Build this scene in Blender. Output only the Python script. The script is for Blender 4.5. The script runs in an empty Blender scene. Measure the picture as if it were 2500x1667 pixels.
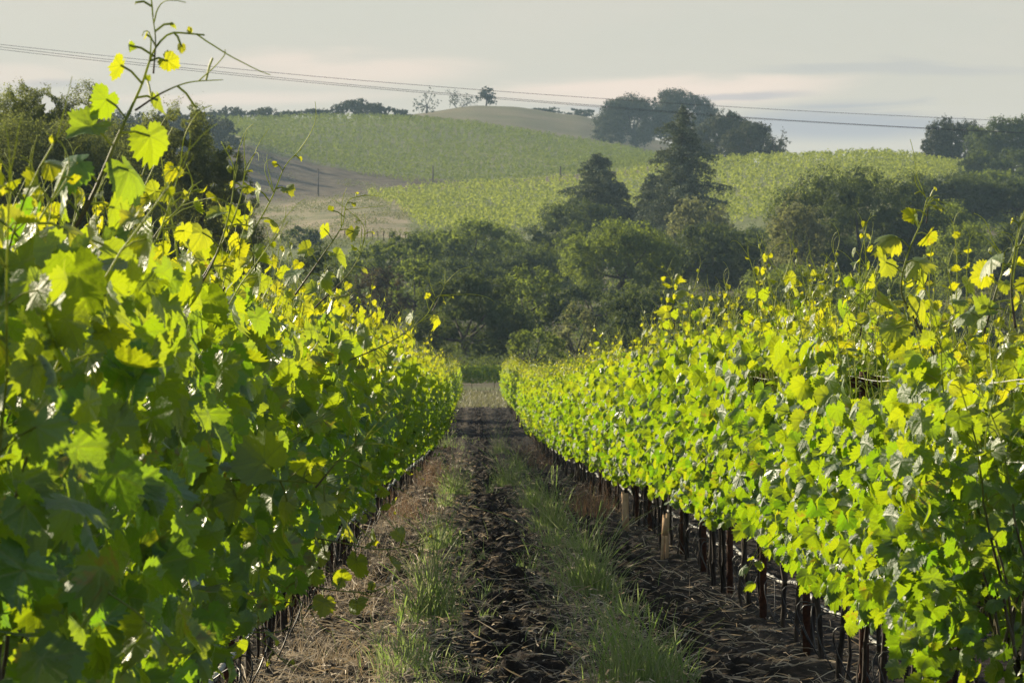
import bpy, math
import numpy as np
from mathutils import Matrix, Vector, Euler

R = math.radians
F = 13000.0            # focal length in photo pixels (a long lens, about 187 mm)
VX, VY = 1160.0, 833.0  # where the vine rows head for, and the eye level, in photo pixels
scene = bpy.context.scene
col = scene.collection

# ------------------------------------------------------------------ camera, sky, sun, exposure
cam_d = bpy.data.cameras.new('camera')
cam = bpy.data.objects.new('camera', cam_d); col.objects.link(cam)
cam_d.sensor_width = 36.0
cam_d.lens = F / 2500.0 * 36.0
cam_d.clip_start = 0.2
cam_d.clip_end = 15000.0
cam.location = (0, 0, 0)
cam.rotation_euler = (R(90), 0, -math.atan((1250 - VX) / F))
cam_d.dof.use_dof = True
cam_d.dof.focus_distance = 24.0
cam_d.dof.aperture_fstop = 32.0
scene.camera = cam

SUN_EL, SUN_AZ = 22.0, -50.0       # degrees; azimuth is measured from the view towards the right
w = bpy.data.worlds.new("World"); scene.world = w; w.use_nodes = True
wn, wl = w.node_tree.nodes, w.node_tree.links
wn.clear()
def build_world():
    out = wn.new('ShaderNodeOutputWorld'); bg = wn.new('ShaderNodeBackground')
    sky = wn.new('ShaderNodeTexSky'); sky.sky_type = 'NISHITA'; sky.sun_disc = False
    sky.sun_elevation = R(SUN_EL); sky.sun_rotation = R(SUN_AZ)
    sky.air_density = 1.0; sky.dust_density = 1.6; sky.ozone_density = 1.5
    bg.inputs['Strength'].default_value = 0.098
    tc = wn.new('ShaderNodeTexCoord'); sep = wn.new('ShaderNodeSeparateXYZ')
    wl.new(tc.outputs['Generated'], sep.inputs[0])
    def m(op, a, b=None, c=None):
        n = wn.new('ShaderNodeMath'); n.operation = op
        for i, v in enumerate((a, b, c)):
            if v is None: continue
            if isinstance(v, (int, float)): n.inputs[i].default_value = v
            else: wl.new(v, n.inputs[i])
        return n.outputs[0]
    yy = m('MAXIMUM', sep.outputs['Y'], 0.05)
    u = m('DIVIDE', sep.outputs['X'], yy); v = m('DIVIDE', sep.outputs['Z'], yy)
    comb = wn.new('ShaderNodeCombineXYZ')
    wl.new(m('MULTIPLY', u, 22.0), comb.inputs[0]); wl.new(m('MULTIPLY', v, 130.0), comb.inputs[1])
    ns = wn.new('ShaderNodeTexNoise'); ns.inputs['Scale'].default_value = 1.0; ns.inputs['Detail'].default_value = 6.0
    ns.inputs['Roughness'].default_value = 0.5; ns.inputs['Distortion'].default_value = 0.6
    wl.new(comb.outputs[0], ns.inputs['Vector'])
    warp = m('MULTIPLY', m('SUBTRACT', ns.outputs['Fac'], 0.5), 0.02)
    def bank(px, py, hw, hh, lo, hi):
        # one cloud bank: a soft patch of the sky dome, its edge broken up by the noise
        du = m('DIVIDE', m('SUBTRACT', u, (px - VX) / F), hw / F)
        dv = m('DIVIDE', m('SUBTRACT', m('ADD', v, m('MULTIPLY', warp, 0.30)), (VY - py) / F), hh / F)
        d = m('SQRT', m('ADD', m('MULTIPLY', du, du), m('MULTIPLY', dv, dv)))
        d = m('ADD', d, m('MULTIPLY', m('SUBTRACT', ns.outputs['Fac'], 0.5), 1.5))
        mr = wn.new('ShaderNodeMapRange'); mr.interpolation_type = 'SMOOTHSTEP'
        wl.new(d, mr.inputs[0]); mr.inputs[1].default_value = lo; mr.inputs[2].default_value = hi
        mr.inputs[3].default_value = 1.0; mr.inputs[4].default_value = 0.0
        return mr.outputs[0]
    # scale the blue sky down to the pale grey-blue evening veil
    veil = wn.new('ShaderNodeMix'); veil.data_type = 'RGBA'; hi = wn.new('ShaderNodeMapRange'); hi.interpolation_type = 'SMOOTHSTEP'; wl.new(sep.outputs['Z'], hi.inputs[0]); hi.inputs[1].default_value = 0.08; hi.inputs[2].default_value = 0.35; hi.inputs[3].default_value = 0.88; hi.inputs[4].default_value = 0.15; wl.new(hi.outputs[0], veil.inputs[0])
    hs = wn.new('ShaderNodeRGB'); hs.outputs[0].default_value = (2.60, 2.42, 2.10, 1)
    wl.new(sky.outputs[0], veil.inputs[6]); wl.new(hs.outputs[0], veil.inputs[7])
    cur = veil.outputs[2]
    def over(cur, fac, rgb):
        mx = wn.new('ShaderNodeMix'); mx.data_type = 'RGBA'
        wl.new(fac, mx.inputs[0]); wl.new(cur, mx.inputs[6]); mx.inputs[7].default_value = (*rgb, 1)
        return mx.outputs[2]
    hz = wn.new('ShaderNodeMapRange'); wl.new(v, hz.inputs[0]); hz.inputs[1].default_value = 0.0; hz.inputs[2].default_value = 0.062; hz.inputs[3].default_value = 0.75; hz.inputs[4].default_value = 0.0
    cur = over(cur, hz.outputs[0], (2.98, 2.60, 2.12))
    pink = (4.2, 3.4, 2.8); grey = (1.72, 1.78, 2.0); warm = (3.3, 2.95, 2.5)
    # general thin streaks
    mr = wn.new('ShaderNodeMapRange'); mr.interpolation_type = 'SMOOTHSTEP'
    wl.new(ns.outputs['Fac'], mr.inputs[0]); mr.inputs[1].default_value = 0.42; mr.inputs[2].default_value = 0.75
    cur = over(cur, m('MULTIPLY', mr.outputs[0], 0.35), warm)
    for px, py, hw, hh, a, c in ((880, 165, 360, 55, 0.75, pink), (1600, 222, 430, 46, 1.0, pink), (560, 235, 420, 26, 0.65, pink),
                                 (40, 180, 220, 38, 0.5, pink), (130, 200, 140, 14, 0.35, grey), (1790, 236, 190, 11, 0.55, grey),
                                 (2050, 305, 380, 48, 0.75, grey), (1560, 262, 260, 16, 0.45, grey), (2200, 170, 420, 22, 0.3, grey)):
        cur = over(cur, m('MULTIPLY', bank(px, py, hw, hh, 0.35, 1.15), a), c)
    wl.new(cur, bg.inputs['Color']); wl.new(bg.outputs[0], out.inputs['Surface'])
build_world()

sun_d = bpy.data.lights.new('sun', 'SUN'); sun = bpy.data.objects.new('sun', sun_d); col.objects.link(sun)
sun_d.energy = 4.7; sun_d.angle = R(0.5); sun_d.color = (1.0, 0.86, 0.62)
sd = Vector((math.sin(R(SUN_AZ)) * math.cos(R(SUN_EL)), math.cos(R(SUN_AZ)) * math.cos(R(SUN_EL)), math.sin(R(SUN_EL))))
sun.rotation_euler = sd.to_track_quat('Z', 'Y').to_euler()
sun.location = sd * 200

scene.view_settings.view_transform = 'Standard'
scene.view_settings.look = 'None'
scene.view_settings.exposure = 1.12
scene.view_settings.gamma = 1.0
scene.cycles.use_denoising = True
scene.cycles.denoising_prefilter = 'NONE'
scene.cycles.max_bounces = 8
scene.cycles.diffuse_bounces = 3
scene.cycles.transmission_bounces = 6
scene.cycles.volume_bounces = 1

# ------------------------------------------------------------------ helpers
def tag(o, label=None, cat=None, group=None, kind=None):
    if label: o['label'] = label
    if cat: o['category'] = cat
    if group: o['group'] = group
    if kind: o['kind'] = kind
    return o

def mesh_data(name, V, Fs, mat=None, attrs=None, uv=None, smooth=False):
    V = np.ascontiguousarray(V, dtype=np.float32)
    Fs = [np.asarray(f, dtype=np.int32) for f in Fs if len(f)]
    me = bpy.data.meshes.new(name)
    me.vertices.add(len(V)); me.vertices.foreach_set('co', V.ravel())
    li = np.concatenate([f.ravel() for f in Fs])
    cnt = np.concatenate([np.full(len(f), f.shape[1], np.int32) for f in Fs])
    st = np.concatenate([[0], np.cumsum(cnt)[:-1]]).astype(np.int32)
    me.loops.add(len(li)); me.loops.foreach_set('vertex_index', li)
    me.polygons.add(len(cnt)); me.polygons.foreach_set('loop_start', st)
    if smooth: me.polygons.foreach_set('use_smooth', np.ones(len(cnt), bool))
    me.update(calc_edges=True)
    for k, a in (attrs or {}).items():
        at_ = me.attributes.new(k, 'FLOAT', 'POINT'); at_.data.foreach_set('value', np.asarray(a, np.float32))
    if uv is not None:
        ul = me.uv_layers.new(name='UVMap'); ul.data.foreach_set('uv', np.asarray(uv, np.float32)[li].ravel())
    if mat: me.materials.append(mat)
    return me

def link(name, data, parent=None):
    o = bpy.data.objects.new(name, data); col.objects.link(o)
    if parent is not None: o.parent = parent
    return o

def empty(name, loc=(0, 0, 0)):
    o = bpy.data.objects.new(name, None); col.objects.link(o); o.location = loc; o.empty_display_size = 0.1
    return o

class MB:
    """collects pieces of one mesh"""
    def __init__(s): s.V = []; s.F = {}; s.n = 0; s.A = {}; s.U = []
    def add(s, V, Fs, uv=None, **at):
        V = np.asarray(V, float).reshape(-1, 3)
        for f in Fs:
            f = np.asarray(f)
            if len(f): s.F.setdefault(f.shape[1], []).append(f + s.n)
        for k, a in at.items():
            s.A.setdefault(k, []).append(np.broadcast_to(np.asarray(a, float), (len(V),)))
        s.U.append(np.zeros((len(V), 2)) if uv is None else uv)
        s.V.append(V); s.n += len(V)
    def arrays(s):
        return np.concatenate(s.V), [np.concatenate(f) for f in s.F.values()], {k: np.concatenate(a) for k, a in s.A.items()}, np.concatenate(s.U)
    def data(s, name, mat, smooth=False, uv=False):
        V, Fs, A, U = s.arrays()
        return mesh_data(name, V, Fs, mat, A, U if uv else None, smooth)
    def build(s, name, mat, parent=None, smooth=False, uv=False):
        return link(name, s.data(name, mat, smooth, uv), parent)

def tube(P, rad, sides=6, cap=True):
    P = np.asarray(P, float); n = len(P); rad = np.broadcast_to(np.asarray(rad, float), (n,))
    T = np.gradient(P, axis=0); T /= np.linalg.norm(T, axis=1)[:, None] + 1e-9
    ref = np.array([0, 0, 1.0]) if abs(T[:, 2]).mean() < 0.8 else np.array([1.0, 0, 0])
    A = np.cross(T, ref); A /= np.linalg.norm(A, axis=1)[:, None] + 1e-9
    B = np.cross(T, A)
    a = np.linspace(0, 2 * math.pi, sides, endpoint=False)
    V = P[:, None, :] + rad[:, None, None] * (np.cos(a)[None, :, None] * A[:, None, :] + np.sin(a)[None, :, None] * B[:, None, :])
    i = np.arange(n - 1)[:, None] * sides; j = np.arange(sides)[None, :]; k = (j + 1) % sides
    Q = np.stack([i + j, i + k, i + sides + k, i + sides + j], -1).reshape(-1, 4)
    V = V.reshape(-1, 3); Fs = [Q]
    if cap and sides > 2:
        tip = len(V); V = np.vstack([V, P[0], P[-1]])
        jj = np.arange(sides); kk = (jj + 1) % sides
        Fs.append(np.vstack([np.stack([kk, jj, np.full(sides, tip)], -1),
                             np.stack([(n - 1) * sides + jj, (n - 1) * sides + kk, np.full(sides, tip + 1)], -1)]))
    return V, Fs

def box(x0, x1, y0, y1, z0, z1):
    V = np.array([[x, y, z] for z in (z0, z1) for y in (y0, y1) for x in (x0, x1)], float)
    return V, [np.array([[0, 2, 3, 1], [4, 5, 7, 6], [0, 1, 5, 4], [2, 6, 7, 3], [0, 4, 6, 2], [1, 3, 7, 5]])]

def hash2(ix, iy, seed):
    h = (ix.astype(np.int64) * 374761393 + iy.astype(np.int64) * 668265263 + seed * 974634777) & 0xffffffff
    h = ((h ^ (h >> 13)) * 1274126177) & 0xffffffff
    h = (h ^ (h >> 16)) & 0xffffff
    return h / float(0xffffff)

def vnoise(x, y, seed=0):
    ix, iy = np.floor(x), np.floor(y); fx, fy = x - ix, y - iy
    fx = fx * fx * (3 - 2 * fx); fy = fy * fy * (3 - 2 * fy)
    a = hash2(ix, iy, seed); b = hash2(ix + 1, iy, seed); c = hash2(ix, iy + 1, seed); d = hash2(ix + 1, iy + 1, seed)
    return (a * (1 - fx) + b * fx) * (1 - fy) + (c * (1 - fx) + d * fx) * fy

def fbm(x, y, seed=0, oct=4, gain=0.5):
    t = 0; a = 1; s = 0
    for k in range(oct):
        t = t + a * vnoise(x * 2 ** k + 17.3 * k, y * 2 ** k - 9.1 * k, seed + k); s += a; a *= gain
    return t / s

def sstep(a, b, x):
    t = np.clip((np.asarray(x, float) - a) / (b - a), 0, 1); return t * t * (3 - 2 * t)

def unit(v):
    v = np.asarray(v, float); return v / (np.linalg.norm(v, axis=-1, keepdims=True) + 1e-9)

# ------------------------------------------------------------------ terrain heights (eye level of the camera is z = 0)
NEAR_Y = np.array([-80, 0, 10, 25, 43, 65, 80, 110, 160, 230, 250, 262, 275, 290.])
NEAR_Z = np.array([-1.40, -1.40, -1.40, -1.48, -1.66, -1.95, -2.17, -2.50, -2.80, -3.08, -3.16, -2.92, -2.67, -2.60])
TC = np.array([-900, -200, 300, 600, 700, 800, 900, 1000, 1160, 1250, 1400, 1500, 1600, 1750, 1900, 2150, 2400, 2700, 3400.])
TT = {
 290: [949] * 19,
 340: [900] * 19,
 430: [790, 790, 790, 780, 780, 780, 780, 780, 780, 775, 765, 755, 750, 750, 750, 760, 770, 770, 770],
 520: [690, 690, 690, 680, 675, 670, 670, 680, 690, 690, 690, 690, 685, 680, 680, 680, 660, 650, 650],
 650: [600, 600, 600, 610, 605, 600, 598, 604, 612, 612, 612, 610, 605, 600, 590, 570, 540, 530, 520],
 780: [500, 520, 540, 558, 553, 545, 540, 545, 550, 550, 550, 550, 545, 530, 515, 470, 470, 470, 470],
 900: [440, 460, 490, 515, 508, 497, 491, 493, 490, 488, 485, 478, 463, 440, 422, 408, 428, 440, 440],
 960: [430, 440, 480, 512, 505, 492, 480, 470, 457, 452, 447, 435, 415, 400, 392, 388, 418, 430, 430],
 1000: [420, 430, 440, 450, 462, 466, 468, 464, 456, 452, 447, 437, 418, 406, 402, 408, 440, 440, 440],
 1060: [400, 400, 390, 365, 398, 420, 436, 443, 446, 443, 430, 420, 406, 405, 415, 430, 455, 460, 460],
 1200: [340, 340, 340, 330, 345, 358, 367, 373, 382, 385, 391, 396, 396, 410, 425, 440, 470, 470, 470],
 1350: [315, 312, 306, 297, 294, 292, 292, 296, 311, 325, 350, 367, 386, 415, 430, 450, 480, 480, 480],
 1500: [330, 330, 325, 310, 307, 304, 301, 300, 302, 310, 332, 350, 378, 410, 430, 460, 490, 490, 490],
 1700: [340, 340, 335, 328, 322, 314, 303, 284, 260, 262, 284, 305, 345, 388, 430, 470, 500, 500, 500],
 1950: [400, 400, 400, 390, 380, 370, 360, 345, 320, 322, 350, 370, 400, 430, 470, 500, 520, 520, 520],
 2600: [560] * 19,
 5000: [700] * 19,
}
TY = np.array(sorted(TT)); TPY = np.array([TT[k] for k in TY], float)
TZ = (VY - TPY) / F * TY[:, None]
# slopes for smooth (Catmull-Rom / Hermite) interpolation along y
def hermite(xk, Zk, x):
    i = np.clip(np.searchsorted(xk, x) - 1, 0, len(xk) - 2)
    dz = (Zk[1:] - Zk[:-1]) / (xk[1:] - xk[:-1])[:, None]
    m = np.vstack([dz[:1], (dz[1:] + dz[:-1]) / 2, dz[-1:]])
    s = np.sign(np.vstack([dz[:1], dz])) * np.sign(np.vstack([dz, dz[-1:]]))
    m = np.where(s > 0, np.sign(m) * np.minimum(np.abs(m), 2.0 * np.minimum(np.abs(np.vstack([dz[:1], dz])), np.abs(np.vstack([dz, dz[-1:]])))), 0)
    h = (xk[i + 1] - xk[i]); t = ((x - xk[i]) / h)[:, None]; h = h[:, None]
    return (2 * t**3 - 3 * t**2 + 1) * Zk[i] + (t**3 - 2 * t**2 + t) * h * m[i] + (-2 * t**3 + 3 * t**2) * Zk[i + 1] + (t**3 - t**2) * h * m[i + 1]

def ground_z(X, Y):
    X = np.atleast_1d(np.asarray(X, float)); Y = np.atleast_1d(np.asarray(Y, float))
    X, Y = np.broadcast_arrays(X, Y); sh = X.shape; X = X.ravel(); Y = Y.ravel()
    zn = np.interp(Y, NEAR_Y, NEAR_Z)
    Yc = np.clip(Y, 290, 5000)
    rows = hermite(TY, TZ, Yc)
    px = np.clip(VX + X / np.maximum(Y, 1) * F, TC[0], TC[-1])
    j = np.clip(np.searchsorted(TC, px) - 1, 0, len(TC) - 2)
    t = (px - TC[j]) / (TC[j + 1] - TC[j]); t = t * t * (3 - 2 * t) * 0.5 + t * 0.5
    zf = rows[np.arange(len(X)), j] * (1 - t) + rows[np.arange(len(X)), j + 1] * t
    amp = sstep(300, 600, Y) * 0.9
    zf = zf + amp * (fbm(X / 24.0, Y / 40.0, 5, 3) - 0.5)
    return np.where(Y < 290, zn, zf).reshape(sh)

def gz(x, y): return float(ground_z(x, y)[0])
def at(px, py, Y): return np.array([(px - VX) / F * Y, Y, (VY - py) / F * Y])

# ------------------------------------------------------------------ materials
def new_mat(name):
    m = bpy.data.materials.new(name); m.use_nodes = True; nt = m.node_tree
    for n in list(nt.nodes): nt.nodes.remove(n)
    out = nt.nodes.new('ShaderNodeOutputMaterial')
    return m, nt, out
class NT:
    def __init__(s, nt): s.nt = nt
    def n(s, t, **kw):
        x = s.nt.nodes.new(t)
        for k, v in kw.items(): setattr(x, k, v)
        return x
    def l(s, a, b): s.nt.links.new(a, b)
    def m(s, op, a, b=None, c=None):
        n = s.n('ShaderNodeMath', operation=op)
        for i, v in enumerate((a, b, c)):
            if v is None: continue
            if isinstance(v, (int, float)): n.inputs[i].default_value = v
            else: s.l(v, n.inputs[i])
        return n.outputs[0]
    def mix(s, f, a, b):
        n = s.n('ShaderNodeMix', data_type='RGBA')
        for i, v in ((0, f), (6, a), (7, b)):
            if isinstance(v, (int, float)): n.inputs[i].default_value = v
            elif isinstance(v, tuple): n.inputs[i].default_value = (*v, 1)
            else: s.l(v, n.inputs[i])
        return n.outputs[2]
    def ss(s, v, a, b, c=0.0, d=1.0):
        n = s.n('ShaderNodeMapRange', interpolation_type='SMOOTHSTEP'); s.l(v, n.inputs[0])
        for i, q in enumerate((a, b, c, d)): n.inputs[i + 1].default_value = q
        return n.outputs[0]
    def attr(s, name): return s.n('ShaderNodeAttribute', attribute_name=name).outputs['Fac']
    def noise(s, scale, detail=4, vec=None, rough=0.55):
        n = s.n('ShaderNodeTexNoise'); n.inputs['Scale'].default_value = scale; n.inputs['Detail'].default_value = detail
        n.inputs['Roughness'].default_value = rough
        if vec is not None: s.l(vec, n.inputs['Vector'])
        return n.outputs['Fac']
    def bsdf(s, color, rough=0.7, spec=0.4, normal=None, metal=0.0):
        b = s.n('ShaderNodeBsdfPrincipled')
        for k, v in (('Base Color', color), ('Roughness', rough), ('Specular IOR Level', spec), ('Metallic', metal)):
            if isinstance(v, tuple): b.inputs[k].default_value = (*v, 1)
            elif isinstance(v, (int, float)): b.inputs[k].default_value = v
            else: s.l(v, b.inputs[k])
        if normal is not None: s.l(normal, b.inputs['Normal'])
        return b.outputs[0]
    def bump(s, h, strength=0.4, dist=0.01):
        b = s.n('ShaderNodeBump'); b.inputs['Strength'].default_value = strength; b.inputs['Distance'].default_value = dist
        s.l(h, b.inputs['Height']); return b.outputs[0]

def vine_leaf_mat():
    m, nt, out = new_mat('vine_leaf'); N = NT(nt)
    uv = N.n('ShaderNodeUVMap', uv_map='UVMap'); sp = N.n('ShaderNodeSeparateXYZ'); N.l(uv.outputs[0], sp.inputs[0])
    x = N.m('ABSOLUTE', sp.outputs[0]); y = sp.outputs[1]
    tint, rnd = N.attr('tint'), N.attr('rnd')
    # main veins run from the stalk at 0, 52 and 104 degrees from the midrib
    ds = []
    for a in (0.0, 52.0, 104.0):
        c, s = math.cos(R(a)), math.sin(R(a))
        perp = N.m('ABSOLUTE', N.m('SUBTRACT', N.m('MULTIPLY', x, c), N.m('MULTIPLY', y, s)))
        along = N.m('ADD', N.m('MULTIPLY', x, s), N.m('MULTIPLY', y, c))
        ds.append(N.m('ADD', perp, N.m('MULTIPLY', N.m('LESS_THAN', along, 0.0), 1.0)))
    d = N.m('MINIMUM', N.m('MINIMUM', ds[0], ds[1]), ds[2])
    vein = N.ss(d, 0.012, 0.038, 1.0, 0.0)
    sec = N.m('SINE', N.m('SUBTRACT', N.m('MULTIPLY', y, 34.0), N.m('MULTIPLY', x, 20.0)))
    secm = N.ss(sec, 0.82, 1.0)
    nz = N.noise(5.0, 3, uv.outputs[0])
    bulge = N.m('ADD', N.m('MULTIPLY', N.ss(d, 0.0, 0.16), 1.0), N.m('ADD', N.m('MULTIPLY', nz, 0.9), N.m('MULTIPLY', secm, -0.25)))
    nrm = N.bump(bulge, 0.30, 0.012)
    base = N.mix(tint, (0.026, 0.080, 0.036), (0.11, 0.16, 0.024))
    base = N.mix(N.m('MULTIPLY', rnd, 0.6), base, (0.048, 0.105, 0.036))
    base = N.mix(N.m('MULTIPLY', vein, 0.55), base, (0.16, 0.21, 0.07))
    tr = N.mix(tint, (0.20, 0.42, 0.008), (0.64, 0.62, 0.012))
    tr = N.mix(N.m('MULTIPLY', rnd, 0.5), tr, (0.47, 0.52, 0.006))
    tr = N.mix(N.m('MULTIPLY', N.m('MAXIMUM', vein, N.m('MULTIPLY', secm, 0.35)), 0.45), tr, (0.24, 0.30, 0.012))
    old = N.m('MULTIPLY', N.ss(rnd, 0.86, 0.97), N.ss(N.noise(2.4, 4, uv.outputs[0]), 0.50, 0.62))
    base = N.mix(N.m('MULTIPLY', old, 0.7), base, (0.16, 0.12, 0.035)); tr = N.mix(N.m('MULTIPLY', old, 0.7), tr, (0.42, 0.26, 0.03))
    geo = N.n('ShaderNodeNewGeometry')
    back = N.mix(0.55, base, (0.10, 0.17, 0.07))
    base2 = N.mix(geo.outputs['Backfacing'], base, back)
    rough = N.m('ADD', N.m('MULTIPLY', geo.outputs['Backfacing'], 0.22), N.m('ADD', 0.20, N.m('MULTIPLY', nz, 0.20)))
    p = N.bsdf(base2, rough, 0.55, nrm)
    t = N.n('ShaderNodeBsdfTranslucent'); N.l(tr, t.inputs[0]); N.l(nrm, t.inputs['Normal'])
    mx = N.n('ShaderNodeMixShader'); mx.inputs[0].default_value = 0.47
    N.l(p, mx.inputs[1]); N.l(t.outputs[0], mx.inputs[2]); N.l(mx.outputs[0], out.inputs[0])
    return m

def tree_leaf_mat(name, c0, c1, tr, f=0.28, rough=0.5):
    m, nt, out = new_mat(name); N = NT(nt); f = f * 1.0 if 'vine' not in name else f
    rnd = N.attr('rnd'); c = N.mix(rnd, c0, c1)
    p = N.bsdf(c, 0.75, 0.12)
    t = N.n('ShaderNodeBsdfTranslucent'); t.inputs[0].default_value = (*tr, 1)
    mx = N.n('ShaderNodeMixShader'); mx.inputs[0].default_value = f
    N.l(p, mx.inputs[1]); N.l(t.outputs[0], mx.inputs[2]); N.l(mx.outputs[0], out.inputs[0])
    return m

def bark_mat(name, c0, c1, scale=30.0, rough=0.9):
    m, nt, out = new_mat(name); N = NT(nt)
    tc = N.n('ShaderNodeTexCoord'); mp = N.n('ShaderNodeMapping'); mp.inputs['Scale'].default_value = (1, 1, 0.18)
    N.l(tc.outputs['Object'], mp.inputs[0])
    nz = N.noise(scale, 5, mp.outputs[0])
    N.l(N.bsdf(N.mix(N.ss(nz, 0.35, 0.68), c0, c1), rough, 0.25, N.bump(nz, 0.8, 0.01)), out.inputs[0])
    return m

def plain_mat(name, c0, c1, scale=40.0, rough=0.7, spec=0.4, metal=0.0, bump=0.3, tint=None):
    m, nt, out = new_mat(name); N = NT(nt)
    tc = N.n('ShaderNodeTexCoord'); nz = N.noise(scale, 5, tc.outputs['Object'])
    c = N.mix(N.ss(nz, 0.35, 0.65), c0, c1)
    if tint: c = N.mix(N.attr('tint'), c, tint)
    N.l(N.bsdf(c, rough, spec, N.bump(nz, bump, 0.004), metal), out.inputs[0])
    return m

def blade_mat(name, c0, c1, tr, f=0.35, rough=0.5):
    m, nt, out = new_mat(name); N = NT(nt)
    rnd = N.attr('rnd'); c = N.mix(rnd, c0, c1)
    p = N.bsdf(c, rough, 0.4)
    t = N.n('ShaderNodeBsdfTranslucent'); N.l(N.mix(rnd, tr, c1), t.inputs[0])
    mx = N.n('ShaderNodeMixShader'); mx.inputs[0].default_value = f
    N.l(p, mx.inputs[1]); N.l(t.outputs[0], mx.inputs[2]); N.l(mx.outputs[0], out.inputs[0])
    return m

M_LEAF = vine_leaf_mat()
def shoot_mat():
    m, nt, out = new_mat('vine_shoot'); N = NT(nt); t = N.attr('tint')
    tc = N.n('ShaderNodeTexCoord'); nz = N.noise(60, 4, tc.outputs['Object'])
    c = N.mix(t, N.mix(nz, (0.045, 0.032, 0.018), (0.085, 0.06, 0.03)), (0.20, 0.25, 0.05))
    p = N.bsdf(c, 0.5, 0.5); tr = N.n('ShaderNodeBsdfTranslucent'); tr.inputs[0].default_value = (0.50, 0.56, 0.05, 1)
    mx = N.n('ShaderNodeMixShader'); N.l(N.m('MULTIPLY', t, 0.5), mx.inputs[0]); N.l(p, mx.inputs[1]); N.l(tr.outputs[0], mx.inputs[2]); N.l(mx.outputs[0], out.inputs[0])
    return m
M_SHOOT = shoot_mat()
M_TRUNK = bark_mat('vine_bark', (0.018, 0.013, 0.010), (0.060, 0.045, 0.035), 45)
M_RUST = plain_mat('rusty_steel', (0.050, 0.020, 0.012), (0.095, 0.035, 0.018), 55, 0.75, 0.4, 0.35)
M_WIRE = plain_mat('galvanised_wire', (0.50, 0.50, 0.48), (0.62, 0.61, 0.58), 20, 0.35, 0.5, 0.8)
M_HOSE = plain_mat('weathered_hose', (0.22, 0.22, 0.22), (0.40, 0.39, 0.37), 35, 0.55, 0.4)
M_BLACK = plain_mat('black_plastic', (0.012, 0.012, 0.013), (0.03, 0.03, 0.03), 30, 0.45, 0.5)
M_BOLT = plain_mat('zinc_bolt', (0.5, 0.5, 0.5), (0.62, 0.62, 0.6), 50, 0.35, 0.5, 0.7)
M_BARK = bark_mat('oak_bark', (0.030, 0.024, 0.018), (0.10, 0.085, 0.068), 6)
M_GREYBARK = bark_mat('grey_bark', (0.06, 0.055, 0.05), (0.15, 0.14, 0.125), 5)
M_OAK = tree_leaf_mat('oak_leaf', (0.015, 0.032, 0.017), (0.058, 0.090, 0.038), (0.17, 0.22, 0.03), 0.28)
M_OAKB = tree_leaf_mat('bright_oak_leaf', (0.028, 0.052, 0.018), (0.110, 0.145, 0.042), (0.30, 0.38, 0.04), 0.40)
M_LOAK = tree_leaf_mat('left_oak_leaf', (0.032, 0.050, 0.026), (0.125, 0.150, 0.070), (0.26, 0.30, 0.06), 0.42)
M_OLIVE = tree_leaf_mat('olive_leaf', (0.060, 0.070, 0.034), (0.19, 0.195, 0.105), (0.30, 0.32, 0.10), 0.36)
M_BUSH = tree_leaf_mat('bush_leaf', (0.045, 0.075, 0.018), (0.105, 0.135, 0.032), (0.22, 0.28, 0.03), 0.32)
M_RIDGE = tree_leaf_mat('ridge_oak_leaf', (0.022, 0.032, 0.016), (0.058, 0.070, 0.030), (0.08, 0.09, 0.02), 0.2)
M_FIR = tree_leaf_mat('fir_needles', (0.055, 0.078, 0.052), (0.18, 0.215, 0.13), (0.10, 0.12, 0.04), 0.2)
M_BROWN = tree_leaf_mat('brown_bush_leaf', (0.045, 0.042, 0.024), (0.095, 0.082, 0.045), (0.14, 0.11, 0.04), 0.25)
M_FARVINE = tree_leaf_mat('far_vine_leaf', (0.075, 0.125, 0.032), (0.22, 0.25, 0.065), (0.42, 0.48, 0.06), 0.36, 0.5)
M_GRASS = blade_mat('grass_blade', (0.070, 0.120, 0.042), (0.34, 0.36, 0.18), (0.30, 0.46, 0.08), 0.42)
M_DRY = blade_mat('dry_blade', (0.15, 0.115, 0.080), (0.60, 0.50, 0.37), (0.35, 0.25, 0.13), 0.25, 0.7)
M_BRUSH = blade_mat('dead_brush', (0.12, 0.072, 0.042), (0.26, 0.17, 0.105), (0.26, 0.15, 0.08), 0.25, 0.8)

def soil_mat():
    m, nt, out = new_mat('tilled_soil'); N = NT(nt)
    tc = N.n('ShaderNodeTexCoord'); o = tc.outputs['Object']
    big, mid, fine = N.noise(1.6, 4, o), N.noise(14, 5, o), N.noise(90, 4, o)
    c = N.mix(N.ss(mid, 0.35, 0.7), (0.008, 0.006, 0.0044), (0.033, 0.024, 0.017))
    dry = N.attr('dry')
    f = N.m('MULTIPLY', N.ss(N.m('ADD', N.m('MULTIPLY', big, 0.4), N.m('ADD', N.m('MULTIPLY', dry, 0.55), N.m('MULTIPLY', fine, 0.35))), 0.55, 1.0), 0.65)
    c = N.mix(f, c, (0.085, 0.068, 0.050))
    h = N.m('ADD', N.m('MULTIPLY', mid, 0.8), N.m('MULTIPLY', fine, 0.5))
    N.l(N.bsdf(c, 0.95, 0.15, N.bump(h, 0.7, 0.03)), out.inputs[0])
    return m
M_SOIL = soil_mat()

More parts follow.
